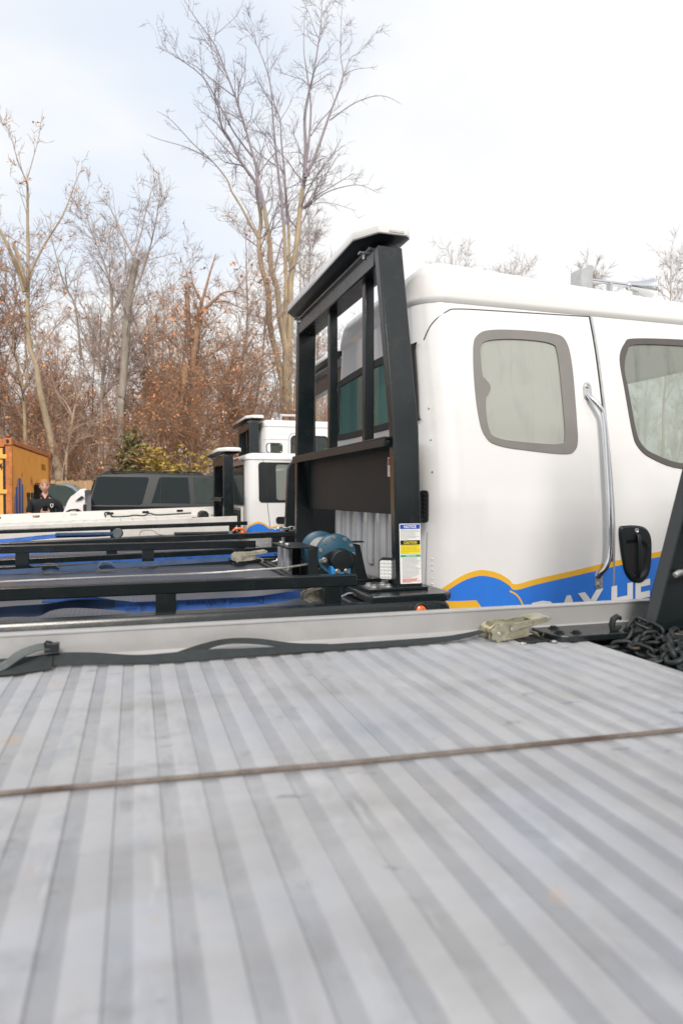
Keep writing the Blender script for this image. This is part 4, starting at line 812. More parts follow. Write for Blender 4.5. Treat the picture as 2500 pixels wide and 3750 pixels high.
MB().tube([(1.30, 8.42, 1.10), (1.34, 8.42, 1.135), (1.41, 8.42, 1.13), (1.46, 8.42, 1.10), (1.44, 8.42, 1.075), (1.38, 8.42, 1.085)], [.012, .018, .018, .014, .012, .008], 8).build('end_hook', 'amber_lens', t)
m = MB(); m.box(.6, 1.25, 8.38, 8.45, 1.07, 1.10); m.build('webbing_bundle', 'black_webbing', t, .01)
lk3 = stadium(.07, .04, .007).mesh('link', 'bolt_zinc', 80, off=False)
chain([tuple(Matrix.Rotation(R_(RT), 3, 'Z') @ V(p)) for p in ((1.42, 6.47, 1.225), (1.55, 6.47, 1.222), (1.65, 6.47, 1.222), (1.72, 6.47, 1.20))], 'galvanised chain lying on the black rail in front of the pickup cab', lk3, .048)

# ------------------------------------------------------------------ truck four: white aluminium bed and white pickup cab
T4 = thing('flatbed_tow_truck', 'white aluminium slotted bed with short black headboard and white pickup style cab', 'tow truck', (0, 10.4, 0), RT)
k4 = .0324
tilted_box(-4.6, 1.5, 9.28, 9.33, 1.0, 1.213, k4).build('side_rail', 'white_aluminium', T4, .006)
pl = tilted_box(0, .17, 9.331, 11.58, 1.10, 1.125, 0).mesh('deck_plank', 'white_aluminium', 30, off=False)
for i in range(34):
    o = bpy.data.objects.new('deck_plank', pl); COL.objects.link(o); o.parent = T4; u = -4.6 + .178 * i; o.location = V((u, 0, .038 + k4 * u)) - OFF; o.rotation_euler = (0, -math.atan(k4), 0)
m = MB(); tz = lambda u, z: z + k4 * u
us = -4.6; pitch = .5465; s0 = -1.319 - pitch * 5; pieces = []
outer = [(-4.6, 1.188), (1.5, 1.188), (1.5, 1.306), (-4.6, 1.306)]; holes = []
for i in range(12):
    a = s0 + pitch * i
    if a + .11 < 1.45 and a > -4.55: holes.append(rrect(a, a + .108, 1.235, 1.275, .019, 3))
loops = [outer] + holes; tri = tessellate_polygon([[V((a, b, 0)) for a, b in l] for l in loops]); al = [q for l in loops for q in l]; n = len(al)
m.add([(a, 11.585, tz(a, b)) for a, b in al] + [(a, 11.60, tz(a, b)) for a, b in al], [tuple(t) for t in tri] + [tuple(n + i for i in t) for t in tri])
o_ = 0
for l in loops:
    q = len(l); m.f += [(o_ + i, o_ + (i + 1) % q, n + o_ + (i + 1) % q, n + o_ + i) for i in range(q)]; m.sm += [True] * q; o_ += q
sr4 = m.build('side_rail', 'white_aluminium', T4)
tilted_box(-4.6, 1.5, 11.52, 11.584, 1.165, 1.188, k4).build('rail_foot', 'white_aluminium', sr4, .003)
h4 = headboard(T4, 1.350, 1.49, (9.50, 9.50, 9.53), (10.66, 10.66, 10.62), (1.15, 1.5, 2.10), .09, .13, (), 1.515, (1.47, 1.0, 1.45), panel_mat='black_paint', base_z=1.16, plates=True)
light_bar(T4, 1.28, 1.60, 9.50, 11.05, 2.125, 2.215, .10)
p4 = [('near', rrect(1.835, 3.15, 1.44, 2.01, .05), rrect(2.085, 3.10, 1.475, 1.985, .04), 'hazy_glass', 'black_satin'), ('far', rrect(1.835, 3.15, 1.44, 2.01, .05), rrect(2.085, 3.10, 1.475, 1.985, .04), 'hazy_glass', 'black_satin'),  # pale haze on this side glass stands in for reflected bright sky
      ('rear', rrect(9.68, 11.12, 1.40, 1.985, .07), rrect(9.71, 11.09, 1.43, 1.955, .06), 'tinted_glass', 'rubber'), ('front', rrect(9.8, 11.0, 1.4, 1.95, .07), rrect(9.84, 10.96, 1.44, 1.91, .06), 'tinted_glass', 'rubber')]
S4, b4, r4 = cab(T4, 1.66, 3.7, 9.47, 11.33, .6, 2.045, 2.150, .05, .14, .03, p4, zlean=1.42, capz=.004, crown=.12)
seam_line(S4, [(1.905, 2.04), (1.925, 1.9), (1.955, 1.44), (1.99, 1.09), (1.99, .7)], 'door_seam', b4, .008); seam_line(S4, [(1.955, 1.44), (1.94, 1.7), (1.92, 2.0)], 'pillar_seam', b4, .010, 'rubber', off=.0075)
wave(S4, [(1.672, 1.06), (1.70, 1.12), (1.76, 1.16), (1.83, 1.175), (1.90, 1.155), (1.96, 1.115), (1.995, 1.10), (2.10, 1.115), (2.25, 1.135), (2.8, 1.19), (3.4, 1.22)], .028, .7, T4)
d4 = MB().prism(rrect(2.075, 2.26, 1.145, 1.24, .04), lambda a, b, t: S4('near', a, b, t), .001, .02).build('door_handle', 'black_satin', T4, .005)
MB().box(1.62, 1.655, 9.7, 11.1, 1.0, 1.37).build('rear_panel', 'white_aluminium', T4, .004)
for i in range(10): MB().box(1.612, 1.624, 9.74 + .135 * i, 9.79 + .135 * i, 1.04, 1.33).build('rear_louvre', 'rubber', T4)
MB().box(1.64, 1.66, 10.1, 10.6, 2.055, 2.095).build('brake_light', 'red_lens', T4, .004); MB().box(1.66, 1.70, 9.60, 9.67, 2.04, 2.085).build('marker_light', 'red_lens', T4, .006)
MB().prism([(1.72, 2.140), (1.80, 2.165), (2.02, 2.168), (2.08, 2.14)], lambda a, b, t: (a, t, b), 9.85, 10.3).build('roof_vent', 'black_satin', T4, .01)
m = MB(); m.lathe([(0, .06), (.03, .07), (.30, .07), (.33, .06)], (1.14, 10.0, 1.25), (0, 1, 0), 18); m.box(1.0, 1.26, 9.98, 10.36, 1.16, 1.22); m.build('winch', 'black_satin', T4)
chassis(T4, -4.2, 4.0, 10.4); wheels(T4, (-1.6, 4.2), 9.4, 11.5, .42)
MB().prism([(3.4, .6), (5.2, .6), (5.25, 1.15), (5.1, 1.32), (3.65, 1.42), (3.4, 1.42)], lambda a, b, t: (a, t, b), 9.50, 11.30).build('bonnet', 'cab_white', T4, .06)
t = thing('tow_cable', 'dark cable with small loops lying along the white slotted rail', 'cable', (.3, 11.5, 1.2), RT)
MB().tube(smooth_loop([(-.24, 11.55, 1.20), (-.25, 11.54, 1.26), (-.17, 11.54, 1.262), (-.13, 11.54, 1.20), (.1, 11.53, 1.205), (.2, 11.53, 1.22), (.35, 11.53, 1.212), (.43, 11.53, 1.25), (.55, 11.53, 1.222), (.8, 11.53, 1.232), (1.1, 11.53, 1.25)], 5, False), .012, 6).build('cable', 'chain_steel', t)

# ------------------------------------------------------------------ truck five: riveted white cab at the back
T5 = thing('flatbed_tow_truck', 'farthest tow truck, tall black headboard and riveted white cab', 'tow truck', (0, 14.1, 0), RT)
MB().box(-4.2, 2.2, 12.85, 15.25, .98, 1.06).build('deck_plate', 'tread_paint', T5); MB().box(-4.2, 2.2, 12.80, 12.849, .86, 1.1).build('side_beam', 'black_paint', T5); MB().box(-4.2, 2.2, 15.251, 15.30, .86, 1.1).build('side_beam', 'black_paint', T5)
headboard(T5, 2.35, 2.53, (13.0, 13.0, 13.04), (14.40, 14.40, 14.36), (1.06, 1.9, 2.95), .10, .14, (13.55,), 2.30, (2.47, 1.5, 1.9), base_z=1.065)
light_bar(T5, 2.28, 2.62, 12.95, 15.0, 2.985, 3.085, .12)
p5 = [('near', rrect(2.68, 3.0, 2.36, 2.56, .06), rrect(2.695, 2.985, 2.375, 2.545, .05), 'tinted_glass', 'rubber'), ('near', rrect(3.16, 3.95, 1.85, 2.72, .10), rrect(3.19, 3.92, 1.88, 2.69, .09), 'tinted_glass', 'rubber'), ('far', rrect(3.16, 3.95, 1.85, 2.72, .10), rrect(3.19, 3.92, 1.88, 2.69, .09), 'tinted_glass', 'rubber'),
      ('rear', rrect(13.5, 14.9, 2.2, 2.55, .06), rrect(13.53, 14.87, 2.23, 2.52, .05), 'tinted_glass', 'rubber'), ('front', rrect(13.4, 15.0, 1.9, 2.65, .06), rrect(13.44, 14.96, 1.94, 2.61, .05), 'tinted_glass', 'rubber')]
S5, b5, r5 = cab(T5, 2.60, 4.5, 13.05, 15.2, .8, 2.88, 3.03, .04, .16, .04, p5, zlean=2.0, capz=.004, crown=.16, rake=.2)
seam_line(S5, [(2.62, 2.62), (3.0, 2.625), (3.12, 2.625)], 'panel_seam', b5, .006); seam_line(S5, [(3.12, 1.2), (3.12, 2.5), (3.15, 2.70), (3.25, 2.76), (3.6, 2.77)], 'door_seam', b5, .008)
for i in range(4):
    for z in (2.66, 2.74): MB().lathe([(0, .012), (.005, .010), (.007, .001)], S5('near', 2.80 + .085 * i, z), (0, -1, 0), 8).build('rivet', 'cab_white', b5)
m = MB(); m.tube([(3.05, 13.4, 3.14), (3.75, 13.4, 3.15)], .022, 8); m.box(3.02, 3.06, 13.38, 13.42, 3.0, 3.17); m.box(3.70, 3.74, 13.38, 13.42, 3.0, 3.2); m.build('roof_rail', 'steel', T5)
MB().box(2.86, 2.90, 13.4, 13.44, 3.0, 3.08).build('antenna_mount', 'sticker_white', T5)
chassis(T5, -4, 4.6, 14.1); wheels(T5, (-2, -1, 4.2), 12.95, 15.2)

# ------------------------------------------------------------------ parked cars
def suv(name, label, cat, base, paint, rot=0., group=None, L=5.2, Wd=2.0, H=2.03, detail=True):
    global OFF
    r = bpy.data.objects.new(name, None); COL.objects.link(r); r.location = base; r.rotation_euler = (0, 0, R_(rot)); tag(r, label, cat, group); OFF = Vector((0, 0, 0))
    # lower body: side profile, with wheel arches, lofted across with a rounded shoulder
    prof = [(0, .50), (.0, .80), (.06, 1.20), (.10, 1.30), (3.75, 1.27), (4.95, 1.16), (5.16, 1.02), (5.2, .70), (5.15, .42), (4.62, .40)]
    for i in range(9): t = math.pi * i / 8; prof.append((4.20 + .42 * math.cos(t), .40 + .42 * math.sin(t)))
    prof += [(1.62, .40)]
    for i in range(9): t = math.pi * i / 8; prof.append((1.16 + .42 * math.cos(t), .40 + .42 * math.sin(t)))
    prof += [(.3, .42)]
    k = L / 5.2; prof = [(a * k, b) for a, b in prof]
    b = MB().prism(prof, lambda a, z, t: (a, t, z), 0, Wd).build('body', paint, r, .05)
    gh = [(.09, 1.27), (3.95, 1.25), (3.10, 1.93), (2.9, 1.985), (2.4, H - .01), (1.2, H), (.48, H - .02), (.32, 1.97)]
    gh = [(a * k, z) for a, z in gh]
    def G(a, z, t): s = max(0, (z - 1.25) / .75) * .17; return (a, (s if t == 0 else Wd - s), z)
    c = MB().prism(gh, G, 0, 1).build('cabin', paint, r, .05, seg=3)
    def win(poly, t, nm='window', mat='dark_glass'):
        p = [(a * k, z) for a, z in poly]; m = MB(); s = -1 if t == 0 else 1
        o = m.prism(p, lambda a, z, q: V(G(a, z, t)) + V((0, s * (.004 + q), 0)), 0, .006).build(nm, mat, c, .002); return o
    for t in (0, 1):
        win([(.17, 1.335), (.33, 1.93), (.40, 1.955), (1.40, 1.945), (1.42, 1.90), (1.27, 1.36), (1.22, 1.33)], t)
        win([(1.47, 1.37), (1.64, 1.92), (1.68, 1.95), (2.28, 1.945), (2.32, 1.36)], t); win([(2.42, 1.36), (2.40, 1.945), (2.85, 1.93), (3.05, 1.85), (3.52, 1.40), (3.50, 1.36)], t, mat='tinted_glass' if detail else 'dark_glass')
        m = MB(); y = (.02 if t == 0 else Wd - .02); s = -1 if t == 0 else 1
        for x in (.92, 2.37):
            m.add([(x * k, y + s * .03, .6), (x * k + .012, y + s * .03, .6), (x * k + .012, y + s * .03, 1.24), (x * k, y + s * .03, 1.24)], [(0, 1, 2, 3)])
        m = MB(); m.tube([(1.66 * k, G(1, 1.36, t)[1] + s * .008, 1.37), (1.70 * k, G(1, 1.94, t)[1] + s * .008, 1.945)], .012, 6); m.build('window_divider', 'rubber', c)
    MB().prism([(9.5, 0)] * 0 + [(.22, .22), (Wd - .22, .22), (Wd - .30, .70), (.30, .70)], lambda a, z, t: V((.055 * k + (z) * .30 - t, a, 1.20 + z * .98)), 0, .006).build('rear_window', 'dark_glass', c, .002)
    for yy in (.01, Wd - .17): MB().box(-.012, .10, yy, yy + .16, .88, 1.24).build('tail_light', 'red_lens', b, .012)
    MB().box(-.10, .12, .04, Wd - .04, .42, .66).build('bumper', paint, b, .04)
    for x in (1.16 * k, 4.20 * k):
        for y, s in ((.02, 1), (Wd - .02, -1)):
            t = MB().lathe([(0, .22), (.01, .36), (.04, .39), (.20, .39), (.23, .36), (.24, .22)], (x, y, .39), (0, s, 0), 24).build('wheel', 'rubber', r); MB().lathe([(.03, .24), (.02, .22), (.05, .08), (.04, .001)], (x, y, .39), (0, s, 0), 20).build('rim', 'steel', t)
    for y in (.30, Wd - .30):
        m = MB(); m.tube([(.62 * k, y, H + .045), (2.45 * k, y, H + .045)], .018, 8)
        for x in (.55, 1.5, 2.5): m.loft([[(x * k - .12, y - .025, H - .02), (x * k + .12, y - .025, H - .02), (x * k + .12, y + .025, H - .02), (x * k - .12, y + .025, H - .02)], [(x * k - .05, y - .018, H + .05), (x * k + .05, y - .018, H + .05), (x * k + .05, y + .018, H + .05), (x * k - .05, y + .018, H + .05)]])
        m.build('roof_rack', 'black_satin', c, .008)
    return r
suv('parked_suv', 'large dark grey sport utility vehicle parked beyond the white slotted bed', 'car', (-1.12, 15.8, 0), 'suv_paint')
suv('parked_suv', 'blue grey sport utility vehicle behind the standing person and white wreck', 'car', (-4.6, 20.2, -.12), 'suv_blue', 0, None, 5.0, 1.95, 1.93)
# crumpled white wreck
rw = random.Random(11)
t = thing('wrecked_car', 'crumpled white car body beside the rear of the dark grey vehicle', 'car', (-1.6, 14.6, 0))
OFF = V((-1.6, 14.6, 0))
def wk(x, y, z): return (-1.6 + x, 14.6 + y, z)
prof = [(.22, 1.22), (.25, 1.37), (.33, 1.50), (.40, 1.58), (.48, 1.63), (.56, 1.665), (.66, 1.68)]
rows = []
for j in range(7):
    y = j * .16; rows.append([wk(a + rw.uniform(-.03, .03) + j * .01, y, z - .03 * abs(j - 2) + rw.uniform(-.035, .035)) for a, z in prof])
lo = [[wk(a * 1.0 + rw.uniform(-.02, .02), -.05, .75 + rw.uniform(-.05, .05)) for a, z in prof]]
MB().grid(lo + rows + [[(p[0], p[1] + .12, .7) for p in rows[-1]]]).build('body_shell', 'wrap_white', t, ang=12)
MB().box(-1.75, -.95, 14.75, 15.6, .35, 1.15).build('car_floor', 'wrap_white', t, .08)
MB().prism([(.46, 1.43), (.58, 1.53), (.63, 1.50), (.56, 1.45)], lambda a, b, q: wk(a, -.03 - q, b), 0, .02).build('torn_trim', 'rubber', t)
MB().tube([wk(.30, -.1, 1.21), wk(.38, -.1, 1.25), wk(.52, -.1, 1.255), wk(.57, -.1, 1.23), wk(.48, -.1, 1.215)], .02, 6).build('hanging_seal', 'rubber', t)
MB().box(-.99, -.93, 14.50, 14.56, 1.22, 1.36).build('trim_bracket', 'rubber', t, .01)
for x in (-1.3, -.5): MB().lathe([(0, .2), (.01, .31), (.2, .31), (.21, .2)], (x, 14.62, .31), (0, 1, 0), 20).build('wheel', 'rubber', t)

# ------------------------------------------------------------------ shipping container
C = thing('shipping_container', 'rusty orange shipping container with blue paint patch', 'container', (-3.9, 20.1, 0), -.9)
cx1, cx0, cy0, cy1, ch = -2.66, -5.1, 17.1, 23.16, 2.84
def rotc(p): return p
m = MB(); n = 30; dp = .036; L = cy1 - cy0 - .16; ys = []
for i in range(n):
    y = cy0 + .10 + L * i / n; q = L / n; ys += [(y, 0), (y + q * .30, 0), (y + q * .5, -dp), (y + q * .8, -dp)]
ys.append((cy1 - .06, 0))
m.grid([[(cx1 - .012 + d, y, .16 + (ch - .30) * j / 2) for y, d in ys] for j in range(3)])
m.build('side_wall', 'orange_paint', C, ang=15)
MB().box(cx0, cx0 + .03, cy0 + .1, cy1 - .1, .16, ch - .1).build('side_wall', 'orange_paint', C); MB().box(cx0 + .05, cx1 - .06, cy1 - .09, cy1 - .05, .16, ch - .1).build('end_wall', 'orange_paint', C)
MB().box(cx0 + .03, cx1 - .05, cy0 + .1, cy1 - .1, ch - .06, ch - .03).build('roof', 'rust_orange', C)
for x in (cx1 - .03, cx0 + .03):
    MB().box(x - .035, x + .035, cy0 + .17, cy1 - .17, ch - .115, ch - .01).build('top_rail', 'rust_orange', C, .006); MB().box(x - .035, x + .035, cy0 + .17, cy1 - .17, .02, .16).build('bottom_rail', 'rust_orange', C, .006)
for x in (cx1 - .055, cx0 + .055):
    for y in (cy0 + .05, cy1 - .05): MB().box(x - .07, x + .07, y - .05, y + .05, .17, ch - .15).build('corner_post', 'rust_orange', C, .012)
for x in (cx1 - .065, cx0 + .065):
    for y in (cy0 + .06, cy1 - .06):
        for z in (.09, ch - .075):
            cf = MB().box(x - .085, x + .085, y - .09, y + .09, z - .08, z + .078).build('corner_casting', 'rust_orange', C, .012)
            MB().prism([(.035 * math.cos(2 * math.pi * i / 14), .05 * math.sin(2 * math.pi * i / 14)) for i in range(14)], lambda a, b, q: (x + a, y - .091 - q, z + b), 0, .002).build('casting_hole', 'rubber', cf)
MB().box(cx0 + .14, cx1 - .14, cy0 + .01, cy0 + .09, ch - .20, ch - .02).build('door_header', 'rust_orange', C, .008)
for x0, x1 in ((cx0 + .15, (cx0 + cx1) / 2 - .01), ((cx0 + cx1) / 2 + .01, cx1 - .15)):
    d = MB().box(x0, x1, cy0 + .03, cy0 + .07, .18, ch - .22).build('door', 'door_orange', C, .004)
    MB().box(x1 - .03 if x1 > -3 else x0, x1 + .012 if x1 > -3 else x0 + .03, cy0 + .015, cy0 + .03, .18, ch - .22).build('door_seal', 'rubber', d)
    for z0, z1 in ((.3, 1.3), (1.36, 2.5)): MB().box(x0 + .12, x1 - .14, cy0 + .022, cy0 + .029, z0, z1).build('door_panel', 'orange_paint', d, .004)
    for xx in (x0 + .25, x1 - .34): MB().tube([(xx, cy0 - .01, .1), (xx, cy0 - .01, ch - .1)], .018, 8).build('lock_rod', 'rust_orange', d)
    for z in (.5, 1.0, 1.62, 2.42): MB().box(x1 - .16 if x1 > -3 else x0 - .06, x1 + .06 if x1 > -3 else x0 + .16, cy0 - .012, cy0 + .014, z - .05, z + .05).build('hinge', 'door_orange', d, .012)
letters('lettering', '4', lambda a, b: V((cx1 - .29 + a, cy0 + .0205, 2.12 + b)), 'decal_dark', C, height=.16, bold=.01)
letters('lettering', '1835', lambda a, b: V((cx1 + .002, cy0 + 4.45 + a, 2.28 + b)), 'decal_dark', C, width=.75, height=.17, bold=.01)
# painted patch and rust following the corrugation
def wall_x(y):
    for (y0, d0), (y1, d1) in zip(ys, ys[1:]):
        if y0 <= y <= y1: return cx1 - .012 + d0 + (d1 - d0) * (y - y0) / max(y1 - y0, 1e-6)
    return cx1 - .012
def patch(name, mat, y0, y1, lo, hi, seed):
    r_ = random.Random(seed); m = MB(); rows = []; n_ = max(6, int((y1 - y0) / .035))
    for i in range(n_ + 1):
        y = y0 + (y1 - y0) * i / n_; f = i / n_; a, b = lo(f), hi(f); rows.append([(wall_x(y) + .004, y, a + (b - a) * j / 4 + (r_.uniform(-.02, .02) if j in (0, 4) else 0)) for j in range(5)])
    m.grid(rows).build(name, mat, C, ang=15)
patch('blue_patch', 'container_blue', 17.50, 18.75, lambda f: .6 + .12 * f, lambda f: 1.45 + .50 * min(1, f * 2.5) - .9 * max(0, f - .7), 4)
patch('rust_patch', 'rust_orange', 19.7, 20.9, lambda f: 1.75 + .08 * math.sin(9 * f), lambda f: 1.9 + .12 * math.sin(7 * f + 1), 5)
patch('rust_patch', 'rust_orange', 19.3, 19.42, lambda f: .6, lambda f: 1.62, 6)
patch('rust_patch', 'rust_orange', 21.2, 21.6, lambda f: 1.72, lambda f: 1.9 - .1 * f, 9)
C.rotation_euler = (0, 0, R_(-1.4)); C.location.x -= .28
for nm, lab, x, z1 in (('leaning_pipe', 'black pipe leaning on the container beside the person, left one', -2.42, 1.60), ('leaning_pipe', 'black pipe leaning on the container beside the person, right one', -2.33, 1.60)):
    m = MB(); m.tube([(x, 17.95, 0), (x - .06, 18.1, z1)], .032, 10); m.tube([(x - .055, 18.09, z1 - .10), (x - .06, 18.1, z1)], .040, 10); solo(m, nm, 'rubber', lab, 'pipe', (x, 17.95, 0))

# ------------------------------------------------------------------ fence
F = thing('board_fence', 'tan wooden board fence between the car park and the wood', 'fence', (4, 25, 0))
rf = random.Random(2); fb = MB().box(-.068, .068, -.012, .012, .02, 2.0).mesh('board', 'fence_wood', 30, off=False)
for i in range(235):
    o = bpy.data.objects.new('board', fb); COL.objects.link(o); o.parent = F; x = -15.4 + .145 * i; o.location = V((x, 25 + rf.uniform(-.006, .006), rf.uniform(-.015, .02))) - OFF; o.scale = (1, 1, 1 + rf.uniform(0, .03))
for z in (.35, 1.1, 1.75): MB().box(-15.5, 18.8, 25.014, 25.06, z - .045, z + .045).build('fence_rail', 'fence_wood', F)
for i in range(15): MB().box(-15.4 + 2.4 * i, -15.3 + 2.4 * i, 25.062, 25.16, 0, 1.98).build('fence_post', 'fence_wood', F)

# ------------------------------------------------------------------ added building behind the camera, blocks low sky from the near sides
B = thing('unseen_blocker_building', 'added unseen building shape behind the viewer, blocks the low sky', 'building', (0, -14, 0))
MB().box(-26, 26, -24, -14, 0, 4.0).build('wall', 'rail_aluminium', B)
MB().prism([(-14.3, 4.01), (-13.6, 3.95), (-19, 5.4), (-24.4, 3.95), (-24, 4.01)], lambda a, b, t: (t, a, b), -26.4, 26.4).build('roof', 'suv_paint', B)
for i in range(6): MB().box(-22 + 8 * i, -17.5 + 8 * i, -13.99, -13.93, .05, 3.4).build('door', 'suv_blue', B, .02)
# ------------------------------------------------------------------ the person
P = thing('person', 'person in a black polo shirt with white badge, holding a phone', 'person', (-1.41, 12.1, 0), 0)
P.rotation_euler = (0, 0, R_(7)); P.location = (-1.41, 12.1, 0); OFF = V((0, 0, 0))
def skinned(name, nodes, edges, mat, parent, sub=2, root=0, extra=None):
    me = bpy.data.meshes.new(name); me.from_pydata([n[0] for n in nodes], edges, []); me.update()
    o = bpy.data.objects.new(name, me); COL.objects.link(o); sk = o.modifiers.new('skin', 'SKIN'); sk.use_smooth_shade = True
    for i, n in enumerate(nodes): d = me.skin_vertices[0].data[i]; d.radius = n[1] if isinstance(n[1], tuple) else (n[1], n[1]); d.use_root = (i == root)
    ss = o.modifiers.new('sub', 'SUBSURF'); ss.levels = sub; ss.render_levels = sub
    dg = bpy.context.evaluated_depsgraph_get(); ev = o.evaluated_get(dg).to_mesh(); mb = MB(); mb.add([tuple(q.co) for q in ev.vertices], [tuple(p.vertices) for p in ev.polygons])
    bpy.data.objects.remove(o); bpy.data.meshes.remove(me)
    if extra: extra(mb)
    return mb.build(name, mat, parent, ang=80)
def head(mb):
    rows = []; nz, na = 22, 28; cz = 1.690; cy = -.015
    for i in range(nz + 1):
        f = i / nz; ph = math.pi * (f - .5); z = math.sin(ph); c = max(.02, math.cos(ph)); row = []
        for j in range(na):
            a = 2 * math.pi * j / na; x, y = math.cos(a), math.sin(a)  # y = -1 is the face
            wv = .076 if z > -.1 else .076 - .026 * min(1, (-.1 - z) / .8); dv = .096 if z > -.2 else .096 - .012 * (-.2 - z)
            px, py, pz = x * c * wv, y * c * dv, z * .116
            if y < 0:
                fr = max(0, -y) ** 3
                if z < -.3: py -= fr * .016 * min(1, (-.3 - z) / .4); pz -= fr * .004
                if abs(x) < .30 and -.32 < z < .12: py -= (1 - abs(x) / .30) * .024 * max(0, 1 - abs(z + .20) / .30)
                if .10 < abs(x) < .62 and -.02 < z < .24: py += .009
                if abs(x) < .6 and .22 < z < .36: py -= .005
            row.append((px, py + cy, pz + cz))
        rows.append(row)
    mb.grid(rows, True)
    for s in (-1, 1):
        e = []
        for i in range(7):
            ph = math.pi * (i / 6 - .5); e.append([(s * .076 + .010 * math.cos(ph) * math.cos(2 * math.pi * j / 8) , .0 + .018 * math.cos(ph) * math.sin(2 * math.pi * j / 8), 1.685 + .032 * math.sin(ph)) for j in range(8)])
        mb.grid(e, True)
    # two hands around the phone: palm wedge and five bent fingers each
    for s in (-1, 1):
        mb.loft([[(s * .075 + a, -.270 + b, z) for a, b in ((-.014, -.03), (.014, -.03), (.014, .03), (-.014, .03))] for z in (1.225,)] + [[(s * .052 + a, -.300 + b, z) for a, b in ((-.016, -.036), (.016, -.036), (.016, .036), (-.016, .036))] for z in (1.265, 1.30)])
        for k, (dy, ln) in enumerate(((-.03, .062), (-.010, .070), (.010, .066), (.028, .052))):
            b = V((s * .055, -.300 + dy * .4, 1.268 + .012 * k)); mb.tube([b, b + V((-s * .012, -.022, .004)), b + V((-s * .036, -.026, .006)), b + V((-s * ln, -.018, .006))], [.009, .0088, .008, .006], 7)
        b = V((s * .05, -.315, 1.30)); mb.tube([b, b + V((-s * .006, -.016, .020)), b + V((-s * .022, -.020, .034))], [.010, .0095, .007], 7)
nodes = [((0, 0, .98), (.15, .10)), ((0, -.005, 1.15), (.14, .095)), ((0, 0, 1.33), (.165, .105)), ((0, .01, 1.44), (.11, .070)), ((0, .008, 1.53), (.052, .056)), ((0, -.002, 1.62), (.052, .055)),
         ((.18, .015, 1.43), .044), ((.225, .03, 1.30), .050), ((.238, .015, 1.14), .044), ((.17, -.14, 1.185), .036), ((.085, -.245, 1.225), .027),
         ((-.18, .015, 1.43), .044), ((-.225, .03, 1.30), .050), ((-.238, .015, 1.14), .044), ((-.17, -.14, 1.185), .036), ((-.085, -.245, 1.225), .027),
         ((.095, 0, .90), .088), ((.10, -.01, .50), .058), ((.105, .015, .10), .040), ((.11, -.12, .04), .036), ((-.095, 0, .90), .088), ((-.10, -.01, .50), .058), ((-.105, .015, .10), .040), ((-.11, -.12, .04), .036)]
edges = [(0, 1), (1, 2), (2, 3), (3, 4), (4, 5), (3, 6), (6, 7), (7, 8), (8, 9), (9, 10), (3, 11), (11, 12), (12, 13), (13, 14), (14, 15), (0, 16), (16, 17), (17, 18), (18, 19), (0, 20), (20, 21), (21, 22), (22, 23)]
body = skinned('body', nodes, edges, 'skin', P, extra=head)
sh = [((0, 0, .94), (.168, .118)), ((0, -.005, 1.15), (.158, .112)), ((0, 0, 1.33), (.186, .124)), ((0, .01, 1.45), (.150, .102)), ((0, .008, 1.492), (.125, .098)), ((0, .004, 1.545), (.066, .072)), ((.19, .015, 1.435), .078), ((.228, .03, 1.31), .066), ((.238, .028, 1.245), .064), ((-.19, .015, 1.435), .074), ((-.228, .03, 1.31), .066), ((-.238, .028, 1.245), .064)]
shirt = skinned('polo_shirt', sh, [(0, 1), (1, 2), (2, 3), (3, 4), (4, 5), (3, 6), (6, 7), (7, 8), (3, 9), (9, 10), (10, 11)], 'shirt', P)
for s in (-1, 1): MB().prism([(s * .004, 1.490), (s * .045, 1.500), (s * .078, 1.545), (s * .070, 1.580), (s * .040, 1.550)], lambda a, b, t: V((a, -.098 + (b - 1.490) * .50 + abs(a) * .25 - t, b)), 0, .010).build('collar', 'shirt', shirt, .003)
MB().prism([(-.030, 1.545), (.030, 1.545), (0, 1.480)], lambda a, b, t: V((a, -.088 + (b - 1.48) * .35 - t, b)), 0, .006).build('open_neck', 'skin', shirt)
bd = MB().prism([(.075, 1.405), (.125, 1.405), (.122, 1.365), (.100, 1.338), (.078, 1.365)], lambda a, b, t: V((a, -.140 - t, b)), 0, .004).build('badge', 'sticker_white', shirt)
MB().prism([(.084, 1.397), (.116, 1.397), (.113, 1.370), (.100, 1.353), (.087, 1.370)], lambda a, b, t: V((a, -.145 - t, b)), 0, .002).build('badge_centre', 'phone_black', bd)
skinned('trousers', [((0, 0, .98), (.160, .112)), ((.098, 0, .88), .100), ((.10, -.005, .50), .076), ((.105, .012, .08), .066), ((-.098, 0, .88), .100), ((-.10, -.005, .50), .076), ((-.105, .012, .08), .066)], [(0, 1), (1, 2), (2, 3), (0, 4), (4, 5), (5, 6)], 'trousers', P)
for s in (-1, 1): MB().loft([[(s * .11 + a * k, -.06 + b * k, z) for a, b in ((-.045, .12), (.045, .12), (.05, -.08), (.03, -.16), (-.03, -.16), (-.05, -.08))] for z, k in ((0, 1), (.05, 1), (.09, .7))]).build('shoe', 'shoe', P, .01)
hm = MB(); rows = []
for i in range(9):
    f = i / 8; row = []
    for j in range(24):
        a = 2 * math.pi * j / 24; x, y = math.cos(a), math.sin(a); zl = .045 if y < -.45 else (-.03 if y < .3 else -.06)
        ph = math.asin(max(-1, min(1, (zl * 8.0 + (1 - zl * 8.0) * f)))); c = math.cos(ph); row.append((x * (c * .081 + .001), y * (c * .101 + .001) - .013, 1.692 + .123 * math.sin(ph)))
    rows.append(row)
hm.grid(rows, True).build('hair', 'hair', P, ang=80)
